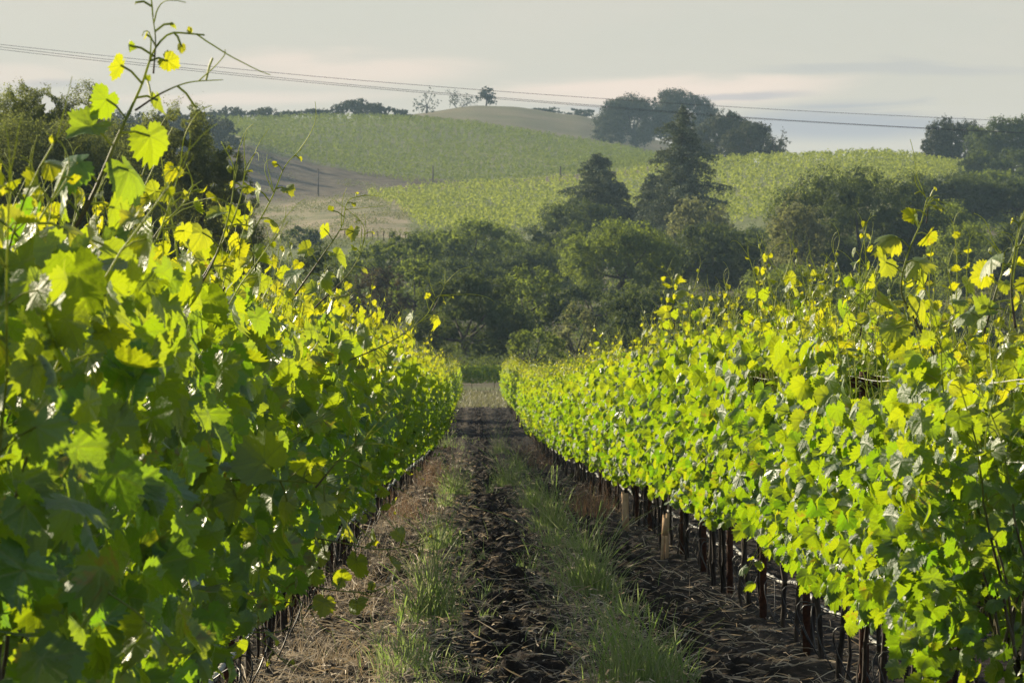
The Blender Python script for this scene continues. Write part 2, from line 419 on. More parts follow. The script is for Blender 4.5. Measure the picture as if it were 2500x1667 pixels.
def land_mat():
    m, nt, out = new_mat('dry_grass_land'); N = NT(nt)
    tc = N.n('ShaderNodeTexCoord'); o = tc.outputs['Object']
    big, mid, fine = N.noise(0.035, 4, o), N.noise(0.35, 5, o), N.noise(4.0, 4, o)
    straw = N.mix(N.ss(fine, 0.3, 0.7), (0.20, 0.155, 0.095), (0.34, 0.275, 0.18))
    green = N.mix(N.ss(fine, 0.3, 0.7), (0.075, 0.095, 0.032), (0.14, 0.155, 0.055))
    g = N.attr('green')
    f = N.ss(N.m('ADD', g, N.m('ADD', N.m('MULTIPLY', N.m('SUBTRACT', mid, 0.5), 0.9), N.m('MULTIPLY', N.m('SUBTRACT', big, 0.5), 0.8))), 0.25, 0.75)
    c = N.mix(f, straw, green)
    c = N.mix(N.attr('bare'), c, N.mix(N.ss(mid, 0.35, 0.65), (0.040, 0.032, 0.022), (0.105, 0.084, 0.054)))  # dark brown of the valley leaf litter, also used as painted shade
    N.l(N.bsdf(c, 0.95, 0.1, N.bump(N.m('ADD', fine, mid), 0.6, 0.25)), out.inputs[0])
    return m
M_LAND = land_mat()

# ------------------------------------------------------------------ ground
def build_ground():
    Ys = np.concatenate([np.arange(-70, 240, 6.0), np.arange(240, 300, 2.0), np.arange(300, 700, 4.0), np.arange(700, 1800, 5.0), np.arange(1800, 2600, 25), np.arange(2600, 5001, 120)])
    pxs = np.concatenate([np.linspace(-900, 3400, 260)])
    fan = (pxs - VX) / F
    ext = np.array([25, 60, 140, 320, 700, 1200.])
    rows = []
    for Y in Ys:
        Ye = max(Y, 30.0)
        x = fan * Ye
        rows.append(np.concatenate([x[0] - ext[::-1], x, x[-1] + ext]))
    X = np.array(rows); YY = np.broadcast_to(Ys[:, None], X.shape)
    Z = ground_z(X, YY)
    Z = Z - 0.25 * (YY < 261) * 1.0
    px = VX + X / np.maximum(YY, 1) * F; py = VY - Z / np.maximum(YY, 1) * F
    g = 0.35 + 0 * X
    g = np.where((YY > 700) & (YY < 980) & (px < 1000), 0.46, g)
    g = np.where((YY > 980) & (YY < 1075), 0.12, g)
    g = np.where(YY > 1400, 0.56, g)
    g = np.where((YY > 285) & (YY < 700), 0.85, g)
    g = np.where((YY > 700) & (YY < 975) & (px > 1000), 0.75, g)
    g = np.where((YY > 1075) & (YY < 1400), 0.70, g)
    n0, n1 = X.shape
    i = np.arange(n0 - 1)[:, None] * n1; j = np.arange(n1 - 1)[None, :]
    Q = np.stack([i + j, i + j + 1, i + n1 + j + 1, i + n1 + j], -1).reshape(-1, 4)
    V = np.stack([X, YY, Z], -1).reshape(-1, 3)
    o = link('ground', mesh_data('ground', V, [Q], M_LAND, {'green': g.ravel(), 'bare': np.maximum(sstep(965, 985, YY) * sstep(1090, 1075, YY) * 0.9 + 0.5 * (YY > 1400), sstep(285, 300, YY) * sstep(700, 660, YY) * sstep(900, 1020, px) * 0.8).ravel()}, smooth=True))  # shade painted as dark earth on hollow slope and hilltop; valley floor is litter
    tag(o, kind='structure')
build_ground()

def soil_dz(X, Y):
    """clods and ruts of the worked aisle"""
    lane = np.exp(-((X - 0.20) / 0.28) ** 2) + 0.6 * np.exp(-((X + 0.62) / 0.22) ** 2) + 0.6 * np.exp(-((X - 1.05) / 0.2) ** 2)
    rough = 0.35 + 0.65 * np.clip(lane, 0, 1)
    c = fbm(X / 0.16, Y / 0.20, 11, 4, 0.55) - 0.5
    c2 = np.abs(fbm(X / 0.07, Y / 0.09, 31, 3) - 0.5)
    strip = np.exp(-((X + 0.28) / 0.17) ** 2) + np.exp(-((X - 0.62) / 0.2) ** 2)
    berm = 0.3 * np.exp(-((X + 0.95) / 0.28) ** 2) + np.exp(-((X - 1.5) / 0.3) ** 2)
    return rough * (0.24 * c + 0.14 * c2) + 0.035 * strip + 0.05 * berm - 0.02 * lane + 0.07 * (fbm(X / 0.6, Y / 1.1, 77, 2) - 0.5) + sstep(50, 120, Y) * 0.16 * (fbm(X / 0.5, Y / 3.0, 78, 3) - 0.5)

def soil_z(X, Y):
    return ground_z(X, Y) + soil_dz(np.asarray(X, float), np.asarray(Y, float))

def build_soil():
    xs = np.concatenate([[-14, -9, -6, -4.2, -3.2, -2.6, -2.2, -1.9, -1.7], np.arange(-1.55, 2.2, 0.022), [2.3, 2.5, 2.8, 3.2, 3.8, 4.5, 5.5, 7, 9, 14]])
    ys = [3.0]
    while ys[-1] < 261.5:
        y = ys[-1]
        ys.append(y + (0.10 if y < 17 else 0.024 if y < 46 else 0.045 if y < 90 else 0.16))
    ys = np.array(ys)
    X, Y = np.meshgrid(xs, ys)
    Z = soil_z(X, Y)
    Z -= 0.40 * sstep(10, 14, np.abs(X)) + 0.3 * sstep(258, 261.5, Y)
    n0, n1 = X.shape
    i = np.arange(n0 - 1)[:, None] * n1; j = np.arange(n1 - 1)[None, :]
    Q = np.stack([i + j, i + j + 1, i + n1 + j + 1, i + n1 + j], -1).reshape(-1, 4)
    dry = np.clip(0.55 * np.exp(-((X + 0.75) / 0.35) ** 2) + np.exp(-((X - 0.62) / 0.28) ** 2) + 0.8 * np.exp(-((X + 0.28) / 0.2) ** 2) + 0.5 * np.exp(-((X - 1.5) / 0.35) ** 2), 0, 1)
    o = link('soil', mesh_data('soil', np.stack([X, Y, Z], -1).reshape(-1, 3), [Q], M_SOIL, {'dry': dry.ravel()}, smooth=False))
    tag(o, kind='structure')
build_soil()

# ------------------------------------------------------------------ vine leaves
def leaf_template(n, seed=0):
    rg = np.random.default_rng(seed)
    phi = np.linspace(-math.pi, math.pi, n, endpoint=False) + math.pi / n
    a = np.abs(np.degrees(phi))
    r = np.interp(a, [0, 12, 30, 52, 78, 104, 140, 162, 175, 180], [1.0, 0.92, 0.80, 0.90, 0.78, 0.80, 0.70, 0.58, 0.30, 0.16])
    if n >= 30:
        r = r * (1 + 0.085 * np.where(np.arange(n) % 2 == 0, 1, -1) * (a < 165) * rg.uniform(0.25, 1.5, n) + rg.normal(0, 0.025, n))
    if seed: r = r * (1 + 0.07 * np.sin(phi * rg.integers(2, 5) + rg.uniform(0, 6)) * (a < 150))
    P = np.stack([np.sin(phi) * r, np.cos(phi) * r], -1) * np.array([rg.uniform(0.94, 1.12) if seed else 1.0, 1.0])
    if n >= 10:
        P2 = P * 0.5
        V = np.vstack([[[0, 0]], P2, P]); j = np.arange(n); k = (j + 1) % n
        T = np.stack([np.zeros(n, int), 1 + k, 1 + j], -1)
        Q = np.stack([1 + j, 1 + k, 1 + n + k, 1 + n + j], -1)
        # drop the faces that would bridge the stalk notch
        return V, [T[:, ::-1], Q[:, ::-1]]
    V = np.vstack([[[0, 0]], P]); j = np.arange(n); k = (j + 1) % n
    return V, [np.stack([np.zeros(n, int), 1 + j, 1 + k], -1)]
LT = {'hi': leaf_template(44), 'mid': leaf_template(16), 'low': leaf_template(6)}
LTV = {k: [leaf_template(n, sd) for sd in (1, 2, 3, 4, 5, 6)] for k, n in (('hi', 44), ('mid', 16), ('low', 6))}

def add_leaves(mb, tpl, pos, nrm, tip, size, tint, rng, curl=1.0):
    which = rng.integers(0, 6, len(pos))
    for k in range(6):
        q = which == k; leaves_of(mb, LTV[tpl][k], pos[q], nrm[q], tip[q], size[q], tint[q], rng, curl)

def leaves_of(mb, tmpl, pos, nrm, tip, size, tint, rng, curl):
    V2, Fs = tmpl; n = len(pos); K = len(V2)
    if n == 0: return
    nrm = unit(nrm); tip = tip - (tip * nrm).sum(1, keepdims=True) * nrm; tip = unit(tip)
    bx = np.cross(tip, nrm)
    x, y = V2[:, 0][None], V2[:, 1][None]
    r2 = x * x + y * y; ph = np.arctan2(x, y)
    fold = rng.normal(0.14, 0.34, n)[:, None] * curl; cup = rng.normal(-0.14, 0.34, n)[:, None] * curl; droop = rng.uniform(-0.10, 0.70, n)[:, None] * curl
    ruf = rng.uniform(0.0, 0.13, n)[:, None]; p0 = rng.uniform(0, 6.28, n)[:, None]; tw = rng.normal(0, 0.16, n)[:, None]
    z = fold * np.abs(x) + cup * r2 - droop * y * np.abs(y) + ruf * np.sin(4 * ph + p0) * r2 + tw * x * y
    sx = rng.uniform(0.88, 1.12, n)[:, None]
    S = size[:, None, None]
    V = pos[:, None, :] + S * ((x * sx)[:, :, None] * bx[:, None, :] + (y + 0 * z)[:, :, None] * tip[:, None, :] + z[:, :, None] * nrm[:, None, :])
    off = (np.arange(n) * K)[:, None, None]
    FF = [(f[None] + off).reshape(-1, f.shape[1]) for f in Fs]
    rn = np.repeat(rng.uniform(0, 1, n), K)
    mb.add(V.reshape(-1, 3), FF, uv=np.tile(V2, (n, 1)), tint=np.repeat(np.clip(tint, 0, 1), K), rnd=rn)

def tendril(mb, p, d, L, rng, r=0.0016, sides=4, tint=1.0):
    n = 8; P = [np.array(p, float)]; d = unit(d); ax = unit(rng.normal(0, 1, 3)); k = rng.uniform(0.1, 0.55)
    for i in range(n):
        d = unit(d + k * (i / n) * np.cross(ax, d) + rng.normal(0, 0.05, 3)); P.append(P[-1] + d * L / n)
    V, Fs = tube(P, np.linspace(r, r * 0.5, n + 1), sides, cap=False); mb.add(V, Fs, tint=tint)

def make_vine(seed, lod, half=0.26, spacing=1.2, fill=260, unruly=1.0, bottom=0.55, long_p=0.16, height=0.92, lsize=0.61):
    """one grapevine along y: trunk and cordon, upright shoots, leaves"""
    rng = np.random.default_rng(seed)
    trunk, shoot, leaf = MB(), MB(), MB()
    sides = {'hi': 8, 'mid': 5, 'low': 3}[lod]
    for t in range(1 if rng.random() < 0.8 else 2):
        n = 12; zz = np.linspace(-0.12, 0.60, n); off = rng.normal(0, 0.05, 2) if t else np.zeros(2)
        P = np.stack([np.cumsum(rng.normal(0, 0.006, n)) + off[0], np.cumsum(rng.normal(0, 0.007, n)) + off[1] * 1.4, zz], -1)
        rad = np.interp(np.linspace(0, 1, n), [0, 0.12, 0.8, 1], [0.020, 0.0125, 0.0115, 0.019]) * rng.uniform(0.8, 1.25, n) * (0.6 if t else 1)
        V, Fs = tube(P, rad, sides); trunk.add(V, Fs)
        top = P[-1]
    for s in (-1, 1):
        n = 8; q = np.linspace(0, 1, n)
        P = np.stack([top[0] + np.cumsum(rng.normal(0, 0.006, n)), top[1] + s * q * spacing * 0.47, 0.60 + 0.05 * np.sin(q * 3.0) + rng.normal(0, 0.006, n)], -1)
        V, Fs = tube(P, np.linspace(0.015, 0.008, n), max(3, sides - 2)); trunk.add(V, Fs)
    lp, ln, lt, ls, ltint = [], [], [], [], []
    ns = 12
    for k in range(ns):
        y0 = (k + 0.5) / ns * spacing - spacing / 2 + rng.normal(0, 0.02)
        L = rng.normal(height, 0.11) + (rng.uniform(0.12, 0.30) if rng.random() < long_p else 0)
        step = 0.062; n = int(L / step)
        p = np.array([rng.normal(0, 0.02), y0, 0.64]); lean = rng.normal(0, 0.11, 2) * unruly; d = unit([lean[0], lean[1], 1])
        P = [p]
        flop = rng.random() < 0.22 * unruly
        fd = rng.normal(0, 1, 2); fd /= np.linalg.norm(fd) + 1e-6
        for i in range(n):
            f = i / n
            pull = np.array([-p[0] * 0.35, 0, 0]) if f < 0.6 else np.array([0, 0, 0.0])
            if flop and f > 0.5: pull = pull + np.array([fd[0] * 0.14, fd[1] * 0.14, -0.05])
            d = unit(d + pull * 0.25 + rng.normal(0, 0.075, 3) * np.array([1, 1, 0.3]) + np.array([0, 0, 0.05])); p = p + d * step; P.append(p)
        P = np.array(P); fr = np.linspace(0, 1, len(P))
        V, Fs = tube(P, np.interp(fr, [0, 1], [0.0050, 0.0016]), {'hi': 5, 'mid': 3, 'low': 3}[lod], cap=False)
        if lod != 'low': shoot.add(V, Fs, tint=np.repeat(sstep(0.30, 0.70, fr), {'hi': 5, 'mid': 3}[lod]))
        side = rng.uniform(0, 6.28)
        for i in range(2, len(P)):
            f = fr[i]; side += math.pi + rng.normal(0, 0.5)
            # stalks lean out of the hedge
            hd = np.array([math.cos(side), math.sin(side) * 0.8, 0]); pl = np.interp(f, [0, 0.8, 1], [0.10, 0.07, 0.012]) * rng.uniform(0.7, 1.3)
            pet = unit(hd + np.array([0, 0, 0.45])) * pl
            q = P[i] + pet
            sz = np.interp(f, [0, 0.65, 0.86, 0.95, 1.0], [0.072, 0.070, 0.053, 0.037, 0.021]) * rng.uniform(0.62, 1.30) * lsize
            lp.append(q); ls.append(sz)
            ln.append(unit(hd * 0.55 + rng.normal(0, 0.55, 3) + np.array([0, 0, 0.35])))
            lt.append(hd * 0.7 + np.array([0, 0, -0.75]) + rng.normal(0, 0.35, 3))
            ltint.append(np.interp(f, [0.45, 0.78, 0.95], [0.04, 0.42, 1.0]) + rng.normal(0, 0.15))
            if lod == 'hi':
                V, Fs = tube(np.array([P[i], P[i] + pet * 0.5 + np.array([0, 0, 0.006]), q]), 0.0018, 3, cap=False); shoot.add(V, Fs, tint=0.75)
            if f > 0.62 and rng.random() < 0.28 and lod != 'low':
                tendril(shoot, P[i], unit(hd * 0.6 + np.array([0, 0, 0.9])), rng.uniform(0.07, 0.20), rng, 0.0014, 4 if lod == 'hi' else 3, 0.95)
        if lod != 'low':
            for _ in range(2): tendril(shoot, P[-1], unit(P[-1] - P[-3] + rng.normal(0, 0.02, 3)), rng.uniform(0.05, 0.13), rng, 0.0014, 3, 1.0)
    # a few side shoots that hang out of the hedge
    for k in range(rng.integers(0, 3)):
        sx_ = rng.choice([-1, 1]); p = np.array([sx_ * 0.16, rng.uniform(-0.5, 0.5) * spacing, rng.uniform(0.72, 1.05)]); d = unit([sx_ * 0.8, rng.normal(0, 0.5), 0.25]); P = [p]
        for i in range(int(rng.uniform(4, 9))):
            d = unit(d + np.array([0, rng.normal(0, 0.1), -0.22])); p = p + d * 0.055; P.append(p)
            hd = unit(rng.normal(0, 1, 3)); lp.append(p + hd * 0.04); ls.append(rng.uniform(0.03, 0.07) * lsize); ln.append(hd * 0.6 + np.array([sx_ * 0.4, 0, 0.4])); lt.append(np.array([sx_ * 0.3, 0, -0.9]) + rng.normal(0, 0.3, 3)); ltint.append(rng.uniform(0.05, 0.6))
        if lod != 'low':
            V, Fs = tube(P, np.linspace(0.003, 0.0012, len(P)), 3, cap=False); shoot.add(V, Fs, tint=0.6)
    # filling leaves on short side shoots through the hedge
    n = fill; bottom = bottom + rng.normal(0, 0.06)
    sgn = np.where(rng.random(n) < 0.5, -1, 1)
    z = bottom + (0.50 + height - bottom) * rng.beta(1.15, 1.2, n)
    width = half * np.interp(z, [0.35, 0.6, 1.0, 1.4, 1.7], [0.45, 0.85, 1.15, 0.95, 0.5])
    x = sgn * width * (1 - rng.beta(1.0, 2.4, n) * 0.9) + rng.normal(0, 0.03, n)
    y = rng.uniform(-spacing / 2, spacing / 2, n)
    az = np.stack([sgn * 0.6 + rng.normal(0, 0.7, n), rng.normal(0, 0.75, n), rng.normal(0.35, 0.35, n)], -1)
    dx_ = np.stack([x, y, z], -1)
    hole = vnoise(y * 4.2 + seed * 7.7 + sgn * 31, z * 4.2 + seed, seed) < 0.30
    dx_[hole, 0] *= rng.uniform(0.05, 0.45, int(hole.sum()))
    lp += list(dx_); ln += list(az)
    lt += list(np.stack([sgn * 0.4 + rng.normal(0, 0.3, n), rng.normal(0, 0.35, n), np.full(n, -0.9)], -1))
    ls += list(np.interp(rng.random(n), [0, 0.3, 0.75, 1], [0.034, 0.058, 0.076, 0.098]) * lsize); ltint += list(rng.normal(0.10, 0.12, n) + 0.25 * sstep(0.95, 1.4, z))
    add_leaves(leaf, lod, np.array(lp), np.array(ln), np.array(lt), np.array(ls), np.array(ltint), rng)
    return trunk, shoot, leaf

def vine_protos(tagname, seeds, lod, **kw):
    out = []
    for s in seeds:
        t, sh, lf = make_vine(s, lod, **kw)
        out.append((t.data('trunk', M_TRUNK, True), sh.data('shoots', M_SHOOT, True) if sh.n else None, lf.data('foliage', M_LEAF, True, uv=True)))
    return out

XR, XL = 1.50, -0.95
SP = 1.2
P_R_HI = vine_protos('r', range(100, 107), 'hi', half=0.28, fill=860)
P_L_HI = vine_protos('l', range(200, 207), 'hi', half=0.29, fill=330, unruly=1.6, bottom=0.47, long_p=0.05, height=0.99, lsize=0.82)
P_L_NEAR = vine_protos('ln', range(250, 254), 'hi', half=0.31, fill=380, unruly=1.5, bottom=0.30, long_p=0.08, height=0.97, lsize=0.78)
P_R_MID = vine_protos('rm', range(300, 305), 'mid', half=0.29, fill=860)
P_L_MID = vine_protos('lm', range(400, 405), 'mid', half=0.31, fill=380, unruly=1.5, bottom=0.49, long_p=0.2, height=0.98, lsize=0.78)

ORD = ['nearest', 'second', 'third', 'fourth', 'fifth', 'sixth', 'seventh', 'eighth', 'ninth', 'tenth', 'eleventh', 'twelfth', 'thirteenth', 'fourteenth',
       'fifteenth', 'sixteenth', 'seventeenth', 'eighteenth', 'nineteenth', 'twentieth']
def tall(Y): return 1.0 + 0.24 * float(sstep(25, 200, Y))
VINES = []
def vine_row(X, y0, y1, hi, mid, side_name, group, hi_to=48.0, seed=1, order=True):
    rng = np.random.default_rng(seed); y = y0; k = 0
    while y < y1:
        pr = (P_L_NEAR if X == XL and y < 15.8 else hi if y < hi_to else mid); d = pr[rng.integers(len(pr))]
        root = empty('grapevine', (X + rng.normal(0, 0.02), y, gz(X, y) + 0.03))
        root.rotation_euler = (0, 0, (math.pi if rng.random() < 0.5 else 0) + rng.normal(0, 0.03))
        root.scale = (1, 1, tall(y) * rng.uniform(0.93, 1.08) * (0.92 if X == XR and y < 20 else 1.0))
        root['half'] = 0
        del root['half']
        nm = ORD[k] if order and k < len(ORD) else None
        if nm: lab = f'{nm} leafy grapevine from the camera in the row {side_name}'
        else: lab = f'leafy grapevine farther along the row {side_name}'
        tag(root, lab, 'grapevine', group)
        link('trunk', d[0], root)
        if d[1]: link('shoots', d[1], root)
        link('foliage', d[2], root)
        VINES.append((X, y, root)); y += SP; k += 1
    return y
yR = vine_row(XR, 14.6, 128, P_R_HI, P_R_MID, 'right of the dirt aisle', 'grapevines of the row right of the aisle', seed=3)
yL = vine_row(XL, 9.0, 122, P_L_HI, P_L_MID, 'left of the dirt aisle', 'grapevines of the row left of the aisle', seed=4, hi_to=40)
vine_row(XR + 2.45, 34, 82, P_R_MID, P_R_MID, 'behind the right-hand row', 'grapevines of the second row to the right', hi_to=0, seed=5, order=False)

def merged_row(X, y0, y1, name, label, seed, along_x=False, half=0.3, lod='low', fill=190):
    """the far, unresolved end of a row as one mass"""
    rng = np.random.default_rng(seed); protos = []
    for s in range(4):
        t, sh, lf = make_vine(seed * 10 + s, lod, half=half, fill=fill, unruly=1.3)
        protos.append((t.arrays(), lf.arrays()))
    T, L = MB(), MB(); y = y0
    while y < y1:
        (tv, tf, ta, _), (lv, lf_, la, lu) = protos[rng.integers(4)]
        g = gz(X, y); fl = 1 if rng.random() < 0.5 else -1
        def put(V):
            V = V * np.array([fl, fl, tall(y) * rng.uniform(0.94, 1.06)]); return V + np.array([X, y, g + 0.03])
        T.add(put(tv), tf); L.add(put(lv), lf_, uv=lu, **la); y += SP
    o = L.build(name, M_LEAF, None, True, uv=True); tag(o, label, 'vines', kind='stuff')
    t = T.build('trunks', M_TRUNK, o)
    tag(t, kind='stuff')
merged_row(XR, yR, 248, 'far_vines', 'unresolved far end of the leafy vine row right of the aisle', 31)
merged_row(XL, yL, 246, 'far_vines', 'unresolved far end of the leafy vine row left of the aisle', 32)
merged_row(XR + 2.45, 83, 240, 'far_vines', 'distant vines of the second row on the right', 33)
merged_row(XR + 4.9, 60, 240, 'far_vines', 'vine tops of the third row on the right', 34)
merged_row(XL - 2.45, 9, 240, 'vines', 'vines of the next row hidden beyond the left-hand row', 35, fill=40)  # unseen row put in as a shadow caster, thinned for dappled sun

# the cross row beyond the headland
rngc = np.random.default_rng(77)
for k in range(9):
    x = -3.6 + 1.15 * k; d = P_R_MID[rngc.integers(len(P_R_MID))]
    root = empty('grapevine', (x, 277 + rngc.normal(0, 0.1), gz(x, 277))); root.rotation_euler = (0, 0, math.pi / 2 + (math.pi if rngc.random() < 0.5 else 0))
    root.scale = (1, 1, 1.0)
    tag(root, 'shaded grapevine in the cross row beyond the grass headland', 'grapevine', 'grapevines of the cross row beyond the headland')
    link('trunk', d[0], root); link('shoots', d[1], root); link('foliage', d[2], root)

# ------------------------------------------------------------------ hero shoots that stand out of the hedges
def smooth_path(P, n):
    P = np.asarray(P, float); t = np.concatenate([[0], np.cumsum(np.linalg.norm(np.diff(P, axis=0), axis=1))]); t /= t[-1]
    q = np.linspace(0, 1, n)
    return hermite(t, P, np.clip(q, 1e-6, 1 - 1e-6))
def hero(px_pts, Y, seed, r0=0.066, leaf_every=0.075, t0=0.05, tend=4, rad=0.0045, bare=0.86, tint0=0.45, face=0.7, dy=0.0, kinds='hi', full=0.0):
    """one long shoot through the given points at distance Y; returns its meshes parented to the nearest vine"""
    rng = np.random.default_rng(seed)
    n = len(px_pts)
    P0 = np.array([at(px, py, Y + dy * i / max(1, n - 1)) for i, (px, py) in enumerate(px_pts)])
    P = smooth_path(P0, 40); L = np.linalg.norm(np.diff(P, axis=0), axis=1).sum()
    s, lf = MB(), MB()
    V, Fs = tube(P, np.linspace(rad, rad * 0.35, len(P)), 6); 
    fr = np.linspace(0, 1, len(P)); ti = np.concatenate([np.repeat(sstep(0.15, 0.75, fr), 6), [0.2, 1.0]])
    s.add(V, Fs, tint=ti)
    nl = max(3, int(L / leaf_every)); lp, ln, lt, ls, lti = [], [], [], [], []
    sg = 1
    for i in range(nl):
        f = t0 + (1 - t0) * (i + 0.5) / nl; k = int(f * (len(P) - 1)); tg = unit(P[min(k + 1, len(P) - 1)] - P[max(k - 1, 0)])
        sidev = unit(np.cross(tg, [0, 1, 0])) * sg + np.array([0, rng.normal(0, 0.5), 0]); sg = -sg
        pl = np.interp(f, [0, 0.8, 1], [0.075, 0.045, 0.008]); q = P[k] + unit(sidev + tg * 0.35) * pl * rng.uniform(0.7, 1.3)
        sz = r0 * np.interp(f, [0, 0.55, 0.78, max(bare, 0.8), 1.0], [1.0, 0.72 + 0.28 * full, 0.36 + 0.3 * full, 0.20, 0.13]) * rng.uniform(0.8, 1.15)
        lp.append(q); ls.append(sz); lti.append(np.interp(f, [0, 0.5, 0.9], [tint0, tint0 + 0.3, 1.0]) + rng.normal(0, 0.1))
        ln.append(np.array([rng.normal(0, 0.75), -face * rng.uniform(0.3, 1.0), rng.normal(0.35, 0.6)])); lt.append(unit(sidev) * 0.8 + np.array([0, 0, -0.7]) + rng.normal(0, 0.3, 3))
        V, Fs = tube(np.array([P[k], (P[k] + q) / 2 + np.array([0, 0, 0.006]), q]), 0.0024, 4, cap=False); s.add(V, Fs, tint=0.8)
    for i in range(tend):
        f = rng.uniform(0.6, 1.0); k = min(int(f * len(P)), len(P) - 2); tg = unit(P[k + 1] - P[k])
        tendril(s, P[k], unit(tg + rng.normal(0, 0.45, 3)), rng.uniform(0.09, 0.20), rng, 0.0018, 5, 0.95)
    add_leaves(lf, kinds, np.array(lp), np.array(ln), np.array(lt), np.array(ls), np.array(lti), rng)
    X = P[0][0]; row = XR if X > 0.3 else XL
    best = min((v for v in VINES if abs(v[0] - row) < 0.1), key=lambda v: abs(v[1] - Y))[2]
    Mi = (Matrix.LocRotScale(best.location, best.rotation_euler, best.scale)).inverted()
    a = s.build('long_shoot', M_SHOOT, best, True); a.matrix_parent_inverse = Mi
    b = lf.build('leaves', M_LEAF, a, True, uv=True)
    return a
# tall cane against the sky at the upper left, and its neighbours
hero([(120, 660), (215, 500), (290, 330), (345, 210), (385, 110), (425, 80), (500, 86)], 10.8, 1, r0=0.074, leaf_every=0.040, rad=0.0056, bare=0.8, tint0=0.02, tend=2)
hero([(375, 180), (380, 100), (372, 30), (368, -20)], 10.8, 2, r0=0.016, leaf_every=0.12, rad=0.0022, tend=2)
hero([(330, 270), (400, 225), (470, 200), (545, 195)], 10.8, 3, r0=0.012, leaf_every=0.2, rad=0.0026, tend=1)
hero([(0, 760), (60, 600), (130, 480), (165, 400)], 10.0, 4, r0=0.085, leaf_every=0.05, rad=0.004, tend=1)
hero([(180, 900), (250, 760), (370, 610), (420, 480), (445, 390)], 13.0, 5, r0=0.072, leaf_every=0.05, tend=2)
hero([(420, 800), (520, 640), (560, 520), (572, 420), (540, 345)], 15.5, 6, r0=0.066, leaf_every=0.055, tend=2)
hero([(520, 760), (610, 580), (665, 480), (700, 400), (735, 365)], 17.0, 7, r0=0.070, leaf_every=0.055, tend=3)
hero([(470, 720), (560, 560), (590, 470), (600, 395)], 16.5, 8, r0=0.058, leaf_every=0.055, tend=3)
hero([(300, 700), (390, 560), (470, 450), (455, 400)], 14.0, 9, r0=0.060, leaf_every=0.055, tend=2)
hero([(720, 720), (790, 620), (835, 550), (850, 490), (895, 475)], 22.0, 10, r0=0.060, leaf_every=0.055, tend=3)
hero([(760, 760), (870, 640), (890, 560), (865, 520)], 25.0, 11, r0=0.05, tend=4)
hero([(800, 900), (960, 830), (1040, 770), (1075, 720), (1140, 718)], 27.0, 12, r0=0.072, leaf_every=0.07, tend=4)
hero([(1055, 760), (1075, 720), (1090, 685)], 27.0, 13, r0=0.012, tend=2, rad=0.0025)
# two low canes that reach over the aisle
hero([(250, 1260), (430, 1195), (600, 1170), (740, 1175), (800, 1185), (910, 1260)], 13.0, 14, r0=0.090, leaf_every=0.055, tint0=0.15, tend=3, face=1.0, full=0.5)
hero([(770, 1190), (820, 1130), (860, 1090), (900, 1080)], 13.0, 15, r0=0.034, rad=0.003, tend=5)
hero([(640, 1310), (740, 1310), (840, 1325), (930, 1340), (1010, 1330), (1075, 1305)], 21.0, 16, r0=0.066, leaf_every=0.06, tint0=0.55, tend=3, face=1.2, full=0.8)
hero([(640, 1390), (730, 1420), (820, 1440), (900, 1445), (960, 1420)], 21.5, 17, r0=0.066, leaf_every=0.065, tint0=0.3, tend=3, face=1.2, full=0.8)
# more shoots that flop out of the left hedge into the aisle
for q, (px, py, Yq) in enumerate(((700, 1180, 24.0), (770, 1240, 27.0), (850, 1130, 31.0), (880, 1200, 35.0), (930, 1080, 42.0), (960, 1130, 52.0), (1000, 1040, 64.0), (560, 1380, 19.0), (620, 1290, 21.0), (480, 1500, 16.5))):
    k_ = 24.0 / Yq
    hero([(px - 120 * k_, py - 40 * k_), (px, py), (px + 90 * k_, py + 30 * k_), (px + 165 * k_, py + 95 * k_)], Yq, 60 + q, r0=0.062, leaf_every=0.05, tint0=0.2, tend=2, face=0.8, full=0.7, rad=0.0035)
hero([(560, 1250), (650, 1130), (740, 1050), (800, 1005)], 18.0, 18, r0=0.055, tint0=0.5, tend=5)
# the right-hand row's tall shoots
hero([(2290, 880), (2240, 790), (2200, 700), (2220, 610), (2250, 540), (2270, 480), (2310, 515)], 17.2, 21, r0=0.066, leaf_every=0.045, tend=2, bare=0.85, full=1.0)
hero([(2262, 545), (2265, 500), (2250, 455)], 17.2, 22, r0=0.008, tend=2, rad=0.002)
hero([(2480, 800), (2470, 700), (2480, 600), (2495, 520)], 15.2, 23, r0=0.068, leaf_every=0.06, tend=4, full=0.3)
hero([(2400, 820), (2430, 720), (2450, 640), (2420, 580)], 15.8, 24, r0=0.064, leaf_every=0.06, tend=4, full=0.3)
hero([(1650, 840), (1645, 760), (1640, 690), (1615, 640)], 41.0, 25, r0=0.075, leaf_every=0.05, tend=3, full=0.6)
hero([(1980, 860), (1965, 760), (1975, 690), (1970, 630)], 25.0, 26, r0=0.055, leaf_every=0.05, tend=3, full=0.5)
hero([(2100, 820), (2110, 760), (2120, 700)], 21.0, 27, r0=0.060, leaf_every=0.05, tend=3)
hero([(1900, 860), (1890, 790), (1930, 720)], 27.0, 28, r0=0.055, tend=5)
hero([(1780, 860), (1790, 790), (1800, 735)], 31.0, 29, r0=0.055, tend=5)

